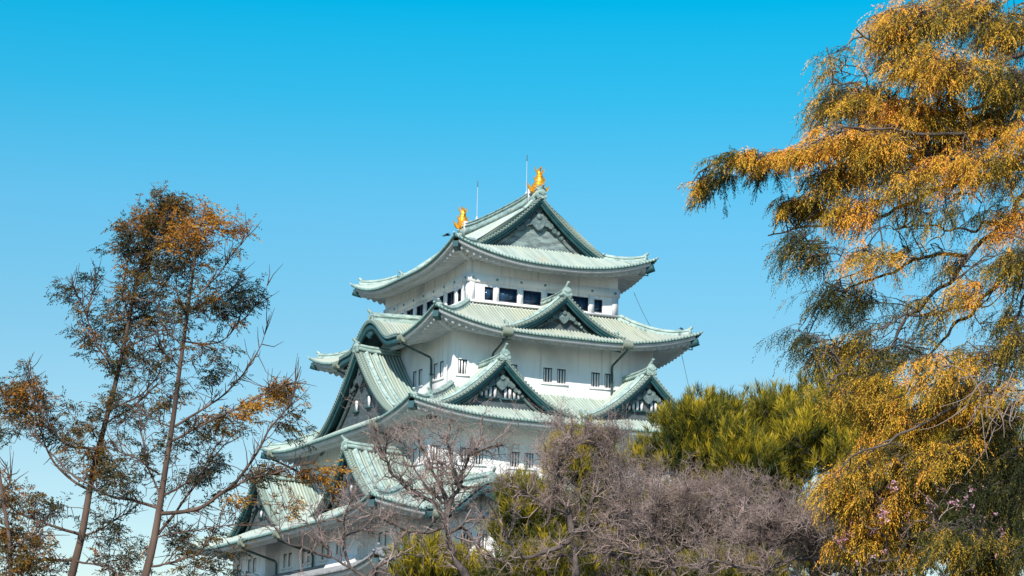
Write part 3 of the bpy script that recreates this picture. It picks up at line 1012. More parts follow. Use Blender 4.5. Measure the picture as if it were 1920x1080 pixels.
downpipe('R', 5.0, R4, W4[1], -9.3)
downpipe('L', 7.1, R4, W4[0], -9.3)
downpipe('L', -7.1, R4, W4[0], -9.3)
downpipe('L', 9.7, R3, W3[0], -16.3)
downpipe('L', -14.0, R3, W3[0], -16.3)
downpipe('L', 2.0, R2, W2[0], -23.5)
downpipe('L', -6.5, R2, W2[0], -23.5)
downpipe('R', -14.2, R2, W2[1], -23.5)

# brackets and earthing cables under the right corners
for R, nm in ((R5, 0), (R4, 1)):
    z = R.z0 + R.U - 0.75
    b = MB()
    b.box(FACE['R'], R.ox - 1.25, R.ox - 0.35, R.oy - 0.75, R.oy - 0.68, z - 0.02, z + 0.05)
    b.box(FACE['R'], R.ox - 1.25, R.ox - 0.35, R.oy - 0.75, R.oy - 0.68, z - 0.55, z - 0.48)
    b.box(FACE['R'], R.ox - 0.42, R.ox - 0.35, R.oy - 0.745, R.oy - 0.685, z - 0.477, z - 0.023)
    b.build("eave_bracket", M_EDGE, KEEP)
c = MB()
a0 = np.array([7.9, -9.2, ZB + 0.2]); a1 = np.array([9.9, -9.4, ZB - 3.2])
c.tube(np.linspace(a0, a1, 10) - np.array([0, 0, 1]) * (0.25 * np.sin(np.linspace(0, math.pi, 10)))[:, None], 0.022, 5)
a0 = np.array([10.6, -12.3, ZB - 5.0]); a1 = np.array([11.9, -12.9, ZB - 11.5])
c.tube(np.linspace(a0, a1, 10), 0.022, 5)
c.build("earthing_cable", M_CABLE, KEEP)

# ---------------------------------------------------------------- birds
def bird(name, p, flying, label):
    o = MB()
    p = np.asarray(p, float)
    if flying:
        o.tube(p + np.array([(-0.30, 0, -0.02), (-0.18, 0, 0), (0, 0, 0.02), (0.14, 0, 0.02), (0.24, 0, 0.03), (0.30, 0, 0.02)]), [0.03, 0.07, 0.09, 0.08, 0.06, 0.015], 8)
        for s in (-1, 1):
            w_ = p + np.array([(0.10, 0, 0.05), (0.16, s * 0.25, 0.12), (0.05 - 0.25 * s, s * 0.6, 0.06), (-0.20 - 0.2 * s, s * 0.62, 0.02), (-0.08, s * 0.3, 0.07), (-0.12, 0, 0.03)])
            v = np.vstack([w_, w_ - (0, 0, 0.03)])
            o.add(v, q=[(0, 1, 4, 5), (1, 2, 3, 4), (6, 7, 10, 11), (7, 8, 9, 10)] + [(j, (j + 1) % 6, (j + 1) % 6 + 6, j + 6) for j in range(6)])
        o.add(p + np.array([(-0.28, 0.03, 0), (-0.46, 0.10, -0.01), (-0.46, -0.10, -0.01), (-0.28, -0.03, 0)]), q=[(0, 1, 2, 3)])
    else:
        o.tube(p + np.array([(-0.10, 0, 0.34), (-0.02, 0, 0.36), (0.06, 0, 0.30), (0.14, 0, 0.20), (0.26, 0, 0.12), (0.40, 0, 0.06)]), [0.05, 0.075, 0.09, 0.10, 0.06, 0.02], 8)
        o.tube(p + np.array([(-0.14, 0, 0.34), (-0.24, 0, 0.32)]), [0.03, 0.006], 6)
        for s in (-0.03, 0.03):
            o.tube(p + np.array([(0.08, s, 0.2), (0.07, s, 0.0)]), 0.012, 5)
            o.tube(p + np.array([(0.07, s, 0.005), (0.0, s, 0.0)]), 0.012, 5)
    b = o.build(name, M_BIRD, smooth=True)
    return tag(b, label, "bird")
bird("bird", at(838, 441, 186), True, "small black bird flying left of the near end of the top roof")

bird("bird", at(1277, 623.5, 183.02), False, "small dark bird perched on the ridge near the right tip of the fourth roof")

# ================================================================ trees and plants
def nrm(a):
    return a / (np.linalg.norm(a, axis=-1, keepdims=True) + 1e-12)


def blades(mb, p, d, L, wd, tint, bend=0.0, rng=RNG):
    """narrow pointed leaves: base p, direction d, length L, width wd, tint per leaf; bend droops the tip"""
    n = len(p)
    L = np.broadcast_to(L, (n,))[:, None]; wd = np.broadcast_to(wd, (n,))[:, None]
    side = nrm(np.cross(d, nrm(rng.normal(size=(n, 3)))))
    mid = p + d * L * 0.5
    tip = p + d * L
    tip[:, 2] -= bend * L[:, 0]
    mid[:, 2] -= bend * L[:, 0] * 0.3
    V = np.stack([p - side * wd * 0.25, mid - side * wd * 0.5, tip, mid + side * wd * 0.5], 1)
    q = np.arange(n * 4).reshape(n, 4)
    a = np.zeros((n, 4, 3)); a[:, :, 0] = np.asarray(tint)[:, None]
    mb.add(V.reshape(-1, 3), q=q, a=a.reshape(-1, 3))


def sprays(mb, p, d, L, nl, leafL, leafW, tint, droop=0.5, rng=RNG, flat=0.7, jit=0.12):
    """feathery sprays: leaves in two ranks along a drooping axis"""
    n = len(p)
    side = nrm(np.cross(d, nrm(rng.normal(size=(n, 3)) + np.array([0, 0, 1.2]))))
    for k in range(nl):
        t = (k + 0.6) / nl
        b = p + d * (L * t)[:, None]
        b[:, 2] -= droop * L * t * t
        sg = 1 if k % 2 else -1
        dd = nrm(d * 0.75 + side * sg * flat * (1.1 - t * 0.6) + rng.normal(size=(n, 3)) * 0.22 - np.array([0, 0, droop * t]))
        blades(mb, b, dd, leafL * (1.15 - 0.5 * t) * rng.uniform(0.7, 1.3, n), leafW, np.clip(tint + rng.normal(size=n) * jit * 0.5, 0, 1), 0.15, rng)


def polyline(pts, n, wob=0.0, rng=RNG):
    """smooth path through points"""
    pts = np.asarray(pts, float)
    d = np.concatenate([[0], np.cumsum(np.linalg.norm(np.diff(pts, axis=0), axis=1))])
    t = np.linspace(0, d[-1], n)
    P = np.stack([np.interp(t, d, pts[:, k]) for k in range(3)], 1)
    for _ in range(2):
        P[1:-1] = (P[:-2] + 2 * P[1:-1] + P[2:]) / 4
    if wob:
        N = rng.normal(size=(n, 3)) * wob
        N[0] = N[-1] = 0
        for _ in range(2):
            N[1:-1] = (N[:-2] + N[1:-1] + N[2:]) / 3
        P += N
    return P


class Wood:
    """limbs of one tree and the points foliage can hang from"""
    def __init__(s, seed):
        s.mb, s.tw, s.nodes, s.nr = MB(), MB(), [], []
        s.rng = np.random.default_rng(seed)
    def limb(s, pts, r0, r1, sides=8, n=None, wob=0.02, keep=True):
        n = n or max(6, len(pts) * 4)
        P = polyline(pts, n, wob, s.rng)
        R = np.linspace(r0, r1, n) * (1 + 0.06 * s.rng.normal(size=n))
        s.mb.tube(P, R, sides)
        if keep:
            s.nodes.append(P); s.nr.append(R)
        return P
    def twigs(s, ends, r=0.008, sag=0.15, n=5, pool=None, up=0.0):
        """thin twigs from the nearest limb point to every end; returns directions at the ends and the paths"""
        N = np.concatenate(s.nodes) if pool is None else pool
        P0 = []
        for i in range(0, len(ends), 400):
            e = ends[i:i + 400]
            D = np.linalg.norm(e[:, None] - N[None], axis=2) + 0.6 * np.clip(N[None, :, 2] - e[:, None, 2], 0, None)
            k = np.argsort(D, axis=1)[:, :6]
            j = k[np.arange(len(e)), s.rng.integers(0, 6, len(e))]
            P0.append(N[j])
        P0 = np.concatenate(P0)
        t = np.linspace(0, 1, n)[None, :, None]
        ln = np.linalg.norm(ends - P0, axis=1)
        path = P0[:, None] * (1 - t) + ends[:, None] * t
        bow = s.rng.normal(size=(len(ends), 3)) * 0.10
        bow[:, 2] += sag
        path = path + (bow * ln[:, None])[:, None] * (t * (1 - t) * 2)
        rr = r * np.clip(ln / 0.5, 0.7, 1.8)
        for k in range(n - 1):
            s.tw.segs(path[:, k], path[:, k + 1], rr * (1 - 0.75 * k / (n - 1)), rr * (1 - 0.75 * (k + 1) / (n - 1)), 3)
        return path


def sub_branches(W, ends, r0, r1, wob=0.05, sag=0.0):
    """side limbs from the nearest wood to every end point; returns their points for twigs to start from"""
    N = np.concatenate(W.nodes)
    out = []
    for e in ends:
        D = np.linalg.norm(N - e, axis=1) + 0.5 * np.clip(N[:, 2] - e[2], 0, None)
        k = np.argsort(D)[:8]
        p = N[W.rng.choice(k)]
        m = (p + e) / 2 + W.rng.normal(size=3) * 0.10 * np.linalg.norm(e - p) + np.array([0, 0, sag * np.linalg.norm(e - p)])
        out.append(W.limb([p, m, e], r0, r1, 5, n=9, wob=wob, keep=False))
    P = np.concatenate(out)
    W.nodes.append(P[::2])
    return P


def in_clump(rng, n, c, rx, ry, Y, ppm, depth):
    """points through an ellipsoid seen at photo pixel c with radii rx, ry (pixels), at ground distance Y"""
    u = nrm(rng.normal(size=(n, 3))) * rng.uniform(0, 1, n)[:, None] ** 0.45
    out = np.empty((n, 3))
    for i in range(n):
        out[i] = at(c[0] + u[i, 0] * rx, c[1] + u[i, 1] * ry, Y + u[i, 2] * depth)
    return out


def noise1(p, seed, sc):
    """cheap smooth variation through space for tints and gaps"""
    r = np.random.default_rng(seed)
    v = np.zeros(len(p))
    for k in range(5):
        f = nrm(r.normal(size=3)) * sc * (1 + 0.6 * k)
        v += np.sin(p @ f * 6.28 + r.uniform(0, 6.28)) / (1 + 0.5 * k)
    return v / 2.2


M_BARK = mat("brown_bark", (0.065, 0.043, 0.033), (0.16, 0.105, 0.08), 0.9, 4, (1, 1, 0.3), bump=0.5)
M_BARKD = mat("dark_conifer_bark", (0.06, 0.048, 0.04), (0.13, 0.105, 0.09), 0.9, 4, (1, 1, 0.3), bump=0.5)
M_BARKG = mat("grey_bare_bark", (0.05, 0.04, 0.037), (0.14, 0.112, 0.10), 0.9, 2.5, bump=0.4)
M_TWIG = mat("pale_twig_bark", (0.38, 0.285, 0.25), (0.145, 0.105, 0.09), 0.9, 1.5)
M_DEAD = mat("dead_branch_bark", (0.27, 0.21, 0.18), (0.18, 0.135, 0.115), 0.9, 2)
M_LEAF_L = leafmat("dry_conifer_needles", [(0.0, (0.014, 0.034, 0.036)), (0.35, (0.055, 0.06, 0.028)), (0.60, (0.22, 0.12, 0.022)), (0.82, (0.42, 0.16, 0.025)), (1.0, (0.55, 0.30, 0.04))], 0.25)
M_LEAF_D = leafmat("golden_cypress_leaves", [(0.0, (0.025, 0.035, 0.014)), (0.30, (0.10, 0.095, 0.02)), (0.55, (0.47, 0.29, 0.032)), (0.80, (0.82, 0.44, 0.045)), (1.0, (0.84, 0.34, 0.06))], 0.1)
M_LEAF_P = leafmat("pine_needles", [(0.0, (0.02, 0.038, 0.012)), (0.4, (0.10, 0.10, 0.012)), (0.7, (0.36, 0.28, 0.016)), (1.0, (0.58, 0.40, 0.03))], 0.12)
M_LEAF_B = leafmat("evergreen_leaves", [(0.0, (0.025, 0.038, 0.014)), (0.5, (0.09, 0.10, 0.02)), (1.0, (0.26, 0.23, 0.04))], 0.25)
M_BLOSSOM = leafmat("plum_blossom", [(0.0, (0.50, 0.19, 0.28)), (0.6, (0.70, 0.38, 0.47)), (1.0, (0.82, 0.64, 0.68))], 0.3)


def branchlets(W, lf, P0, D0, L, droop, nf, frL, frDown, nl, leafL, leafW, tint, r=0.006, jit=0.12, spread=0.6, rng=RNG):
    """leafy side shoots: a thin curved stem with fronds in two ranks along it"""
    n = len(P0)
    K_ = 7
    t = np.linspace(0, 1, K_)
    bow = rng.normal(size=(n, 3)) * 0.12
    path = P0[:, None] + D0[:, None] * (L[:, None] * t[None])[..., None] + (bow * L[:, None])[:, None] * (t * (1 - t))[None, :, None]
    path[..., 2] -= droop * L[:, None] * t[None] ** 2
    for k in range(K_ - 1):
        W.tw.segs(path[:, k], path[:, k + 1], np.full(n, r * (1 - 0.12 * k)), np.full(n, r * (1 - 0.12 * (k + 1))), 3)
    side = nrm(np.cross(D0, np.array([0, 0, 1.0]) + rng.normal(size=(n, 3)) * 0.35))
    ps, ds, ts = [], [], []
    for f in range(nf):
        u = 0.10 + 0.90 * (f + rng.uniform(0, 1, n)) / nf
        i = np.clip((u * (K_ - 1)).astype(int), 0, K_ - 2); fr = u * (K_ - 1) - i
        ar = np.arange(n)
        p = path[ar, i] * (1 - fr)[:, None] + path[ar, i + 1] * fr[:, None]
        T = nrm(path[ar, i + 1] - path[ar, i])
        sg = 1 if f % 2 else -1
        d = nrm(T * 0.55 + side * sg * spread * rng.uniform(0.3, 1.2, n)[:, None] + rng.normal(size=(n, 3)) * 0.22 - np.array([0, 0, frDown]))
        keep = rng.uniform(size=n) < 0.9
        ps.append(p[keep]); ds.append(d[keep]); ts.append(np.clip(tint + rng.normal(size=n) * jit, 0, 1)[keep])
    p, d, tt = np.concatenate(ps), np.concatenate(ds), np.concatenate(ts)
    sprays(lf, p, d, rng.uniform(0.6, 1.25, len(p)) * frL, nl, leafL, leafW, tt, 0.35, rng, flat=0.65, jit=jit)


# ---- the two thin conifers on the left, and the one at the frame's edge
def thin_conifer(Y, trunk, radii, limbs, clumps, seed, name, label):
    W = Wood(seed)
    rng = W.rng
    ppm = FPX / Y
    pts = [at(x, y, Y) for x, y in trunk]
    base = pts[0].copy(); base[2] = 0; base[0] += 0.25 * (pts[0][0] - pts[1][0])
    root = empty(name, tuple(base))
    tag(root, label, "tree", "thin conifers on the left")
    P = polyline([base] + pts, 40, 0.015, rng)
    hz = np.array([p[2] for p in pts]); rr = np.array(radii) / ppm
    R = np.interp(P[:, 2], hz, rr); R[P[:, 2] < hz[0]] = rr[0] * (1 + 0.35 * (hz[0] - P[P[:, 2] < hz[0], 2]) / hz[0])
    tr = MB(); tr.tube(P, R, 12)
    W.nodes.append(P[P[:, 2] > hz[0] + 0.3]); W.nr.append(R)
    for lp, r0, dz in limbs:
        m = len(lp)
        L = [at(x, y, Y + dz * k / (m - 1)) for k, (x, y) in enumerate(lp)]
        Q = W.limb(L, 0.52 * r0 / ppm, max(0.4, r0 * 0.10) / ppm, 7, n=m * 5, wob=0.02)
        # bare side shoots
        k = rng.integers(3, len(Q) - 1, m * 5)
        T = nrm(Q[k] - Q[k - 1])
        d = nrm(T * 0.8 + rng.normal(size=T.shape) * 0.5 + np.array([0, 0, 0.35]))
        e = Q[k] + d * rng.uniform(0.12, 0.5, len(k))[:, None]
        mid = (Q[k] + e) / 2 + rng.normal(size=e.shape) * 0.02
        W.tw.segs(Q[k], mid, np.full(len(k), 0.010), np.full(len(k), 0.007), 3)
        W.tw.segs(mid, e, np.full(len(k), 0.007), np.full(len(k), 0.003), 3)
    lf = MB()
    for (cx, cy, rx, ry, n, tint, dens) in clumps:
        n = int(n * dens * 0.62)
        rx, ry = rx * 1.06, ry * 1.12
        dp = 0.8 * max(rx, ry) / ppm
        Yc = Y + rng.uniform(-0.4, 0.4)
        pool = sub_branches(W, in_clump(rng, 3 + int(rx * ry / 420), (cx, cy), rx, ry, Yc, ppm, dp), 0.9 / ppm, 0.4 / ppm, 0.03, -0.05)
        n = max(3, int(n / 6.8))
        P0 = in_clump(rng, n, (cx, cy + 18), rx, ry, Yc, ppm, dp)
        P0 = P0[noise1(P0, seed + 3, 1.0) > -0.45]
        n = len(P0)
        if n < 2: continue
        D = np.linalg.norm(pool[None] - P0[:, None], axis=2).argmin(1)
        W.tw.segs(pool[D], P0, np.full(n, 0.007), np.full(n, 0.005), 3)
        ax = np.interp(P0[:, 2], P[:, 2], P[:, 0])
        out = np.clip((P0[:, 0] - ax) / 1.2, -1, 1)
        D0 = nrm(np.stack([out * 0.6 + rng.normal(0, 0.35, n), rng.normal(0, 0.5, n), rng.normal(0.42, 0.3, n)], 1))
        tt = np.clip(tint + 0.09 + 0.24 * noise1(P0, seed, 0.9) + rng.normal(size=n) * 0.10, 0, 1)
        branchlets(W, lf, P0, D0, rng.uniform(0.18, 0.45, n), 0.12, 9, 0.16, 0.05, 8, 0.058, 0.018, tt, 0.005, 0.08, 0.75, rng)
    t = tr.build("trunk", M_BARK, root); W.mb.merge(W.tw).build("limbs", M_BARK, t)
    lf.build("crown", M_LEAF_L, root)
    for c in list(root.children) : c.matrix_parent_inverse = Matrix.Translation((-base[0], -base[1], -base[2]))
    return root

thin_conifer(35, [(262, 1110), (272, 1080), (290, 1010), (299, 950), (307, 901), (319, 815), (330, 738), (340, 660), (355, 564), (365, 498), (370, 450), (380, 400), (386, 376)],
    [8, 7.6, 7, 6.3, 5.6, 4.9, 4.4, 3.8, 3.1, 2.5, 2.0, 1.4, 0.7],
    [([(302, 963), (350, 959), (389, 948), (439, 909), (478, 854), (505, 808), (544, 757), (564, 687)], 8, -0.8),
     ([(425, 920), (470, 900), (520, 885), (560, 872), (600, 866)], 4.5, -1.0),
     ([(327, 800), (389, 761), (439, 722), (474, 679), (490, 640), (505, 590)], 5, 0.6),
     ([(322, 827), (389, 792), (447, 765), (498, 738), (537, 722), (552, 716)], 5, -0.6),
     ([(344, 640), (407, 646), (444, 613), (478, 572), (504, 527)], 3.5, 0.8),
     ([(359, 561), (400, 527), (419, 498), (441, 468), (467, 438)], 3, -0.5),
     ([(363, 580), (407, 557), (444, 535), (463, 522)], 3, 0.9),
     ([(303, 955), (253, 940), (218, 937), (167, 909), (128, 886), (97, 850), (60, 815)], 6, 0.7),
     ([(309, 928), (373, 893), (412, 831), (426, 808)], 4.5, -0.9),
     ([(301, 928), (272, 870), (266, 800), (268, 750)], 4.5, 0.5),
     ([(285, 1062), (342, 1051), (371, 1039), (397, 1003), (434, 965)], 4.5, -0.7),
     ([(297, 1001), (330, 962), (367, 909), (399, 860), (440, 812)], 6, 0.9),
     ([(300, 890), (260, 860), (215, 840), (160, 838)], 4, -0.6),
     ([(320, 800), (280, 780), (246, 768)], 3.5, 0.6), ([(337, 690), (300, 650), (262, 640)], 3.2, -0.6), ([(350, 600), (330, 540), (338, 480), (345, 430)], 3, 0.4),
     ([(290, 1010), (330, 1000), (380, 990), (440, 985), (520, 982)], 3.0, -1.1), ([(345, 650), (300, 600), (290, 560)], 3, 0.5)],
    [(350, 445, 46, 42, 620, .66, 1), (390, 402, 30, 30, 380, .74, 1), (425, 425, 28, 20, 160, .68, 1), (465, 446, 16, 14, 70, .5, 1), (330, 500, 40, 45, 420, .35, 1),
     (445, 545, 36, 26, 330, .12, 1), (405, 575, 40, 25, 360, .28, 1), (400, 640, 45, 25, 260, .3, 1), (350, 560, 45, 45, 300, .22, 1), (400, 500, 35, 35, 110, .3, 1),
     (520, 728, 32, 20, 420, .66, 1), (455, 755, 38, 22, 420, .72, 1), (400, 790, 45, 26, 330, .45, 1), (530, 775, 22, 40, 190, .42, 1), (385, 690, 60, 35, 240, .22, 1),
     (480, 885, 36, 18, 240, .42, 1), (545, 880, 30, 10, 110, .55, 1), (592, 872, 18, 17, 190, .88, 1), (600, 905, 12, 14, 40, .85, 1), (575, 852, 20, 10, 50, .5, 1),
     (380, 880, 55, 45, 460, .2, 1), (340, 830, 60, 40, 330, .25, 1), (290, 870, 50, 50, 330, .22, 1), (240, 900, 55, 40, 330, .25, 1), (400, 965, 55, 35, 160, .28, 1),
     (340, 1010, 60, 40, 420, .25, 1), (370, 1060, 45, 25, 180, .3, 1), (420, 1010, 30, 25, 40, .3, 1), (445, 938, 20, 12, 60, .9, 1), (520, 940, 35, 20, 90, .75, 1), (430, 1060, 40, 25, 60, .25, 1)],
    11, "thin_conifer", "thin conifer with a straight trunk and long bare branches reaching right towards the castle roofs")

thin_conifer(37.5, [(125, 1110), (132, 1080), (152, 1010), (167, 924), (187, 835), (202, 777), (218, 710), (230, 653), (241, 601), (252, 542), (259, 498), (285, 446), (318, 364)],
    [8, 7.5, 6.8, 6, 5.2, 4.8, 4.3, 3.8, 3.2, 2.7, 2.2, 1.6, 0.7],
    [([(218, 701), (185, 653), (163, 594), (148, 557), (126, 524)], 4, -0.6), ([(163, 594), (175, 540), (186, 500)], 2.5, 0.5),
     ([(222, 690), (180, 640), (150, 630), (140, 620)], 2.5, 0.6),
     ([(183, 843), (128, 835), (100, 810), (78, 775), (58, 735), (50, 680)], 5, -0.9), ([(100, 810), (60, 790), (20, 770), (4, 740)], 3, 0.5),
     ([(172, 920), (120, 890), (90, 850), (70, 790), (62, 720)], 5.5, 0.8),
     ([(148, 1002), (93, 983), (39, 967), (0, 940), (-20, 920)], 6, -0.8), ([(138, 1049), (70, 1049), (31, 1041), (0, 1025), (-20, 1010)], 6.5, 0.8),
     ([(194, 800), (249, 761), (292, 726), (311, 707)], 4, -0.7), ([(205, 770), (270, 740), (300, 700), (310, 640)], 4, 0.8),
     ([(241, 601), (232, 540), (240, 480), (246, 430)], 3, 0.4), ([(255, 520), (290, 470), (300, 420)], 3, -0.4), ([(270, 470), (300, 400), (304, 352)], 2, -.3),
     ([(152, 1010), (200, 985), (240, 960), (262, 940)], 4.5, 0.8), ([(140, 1050), (190, 1060), (230, 1075)], 4, -0.8), ([(245, 590), (290, 560), (330, 505)], 3.5, 0.7), ([(230, 655), (280, 630), (330, 600)], 3.5, -0.7)],
    [(315, 375, 34, 34, 520, .42, 1), (290, 410, 45, 35, 720, .46, 1), (262, 440, 38, 38, 620, .4, 1), (328, 412, 32, 34, 420, .62, 1), (235, 455, 28, 25, 180, .3, 1), (280, 480, 40, 40, 480, .48, 1),
     (245, 520, 32, 45, 360, .34, 1), (225, 590, 40, 50, 380, .26, 1), (265, 580, 40, 50, 420, .4, 1), (310, 560, 50, 45, 260, .14, 1), (290, 640, 50, 50, 480, .3, 1), (240, 680, 45, 40, 360, .36, 1),
     (180, 505, 16, 20, 90, .2, 1), (145, 540, 24, 22, 150, .3, 1), (175, 575, 26, 30, 170, .34, 1), (170, 620, 26, 35, 160, .2, 1), (195, 650, 30, 40, 260, .32, 1),
     (60, 740, 42, 40, 560, .62, 1), (28, 735, 30, 30, 220, .4, 1), (90, 770, 32, 35, 330, .48, 1), (30, 790, 30, 25, 180, .3, 1), (52, 690, 14, 18, 60, .3, 1), (130, 760, 36, 20, 150, .3, 1), (110, 810, 30, 30, 180, .3, 1),
     (170, 840, 45, 40, 420, .5, 1), (190, 880, 45, 35, 420, .52, 1), (160, 790, 30, 30, 170, .25, 1), (240, 760, 60, 45, 520, .24, 1), (300, 720, 45, 40, 300, .2, 1),
     (40, 935, 50, 22, 300, .35, 1), (100, 950, 45, 25, 260, .22, 1), (60, 1010, 60, 22, 420, .4, 1), (200, 990, 45, 40, 360, .25, 1), (220, 1050, 50, 35, 360, .28, 1), (110, 1065, 40, 20, 120, .2, 1)],
    12, "thin_conifer", "thin conifer leaning right, with the highest top and an orange tuft low on its left")

thin_conifer(31, [(20, 1140), (22, 1080), (16, 1000), (2, 900), (-14, 820)], [4.5, 4.2, 3.6, 3, 2],
    [([(18, 1030), (50, 1010), (80, 1000)], 3, -0.4), ([(8, 930), (20, 900), (14, 870)], 2.5, 0.3), ([(20, 1070), (60, 1060), (95, 1075)], 3, 0.4)],
    [(5, 920, 28, 30, 260, .5, 1), (10, 985, 32, 30, 280, .4, 1), (25, 1050, 40, 35, 420, .35, 1), (70, 1040, 30, 25, 160, .3, 1)],
    13, "thin_conifer", "low conifer cut off at the left edge beside the leaning conifer")


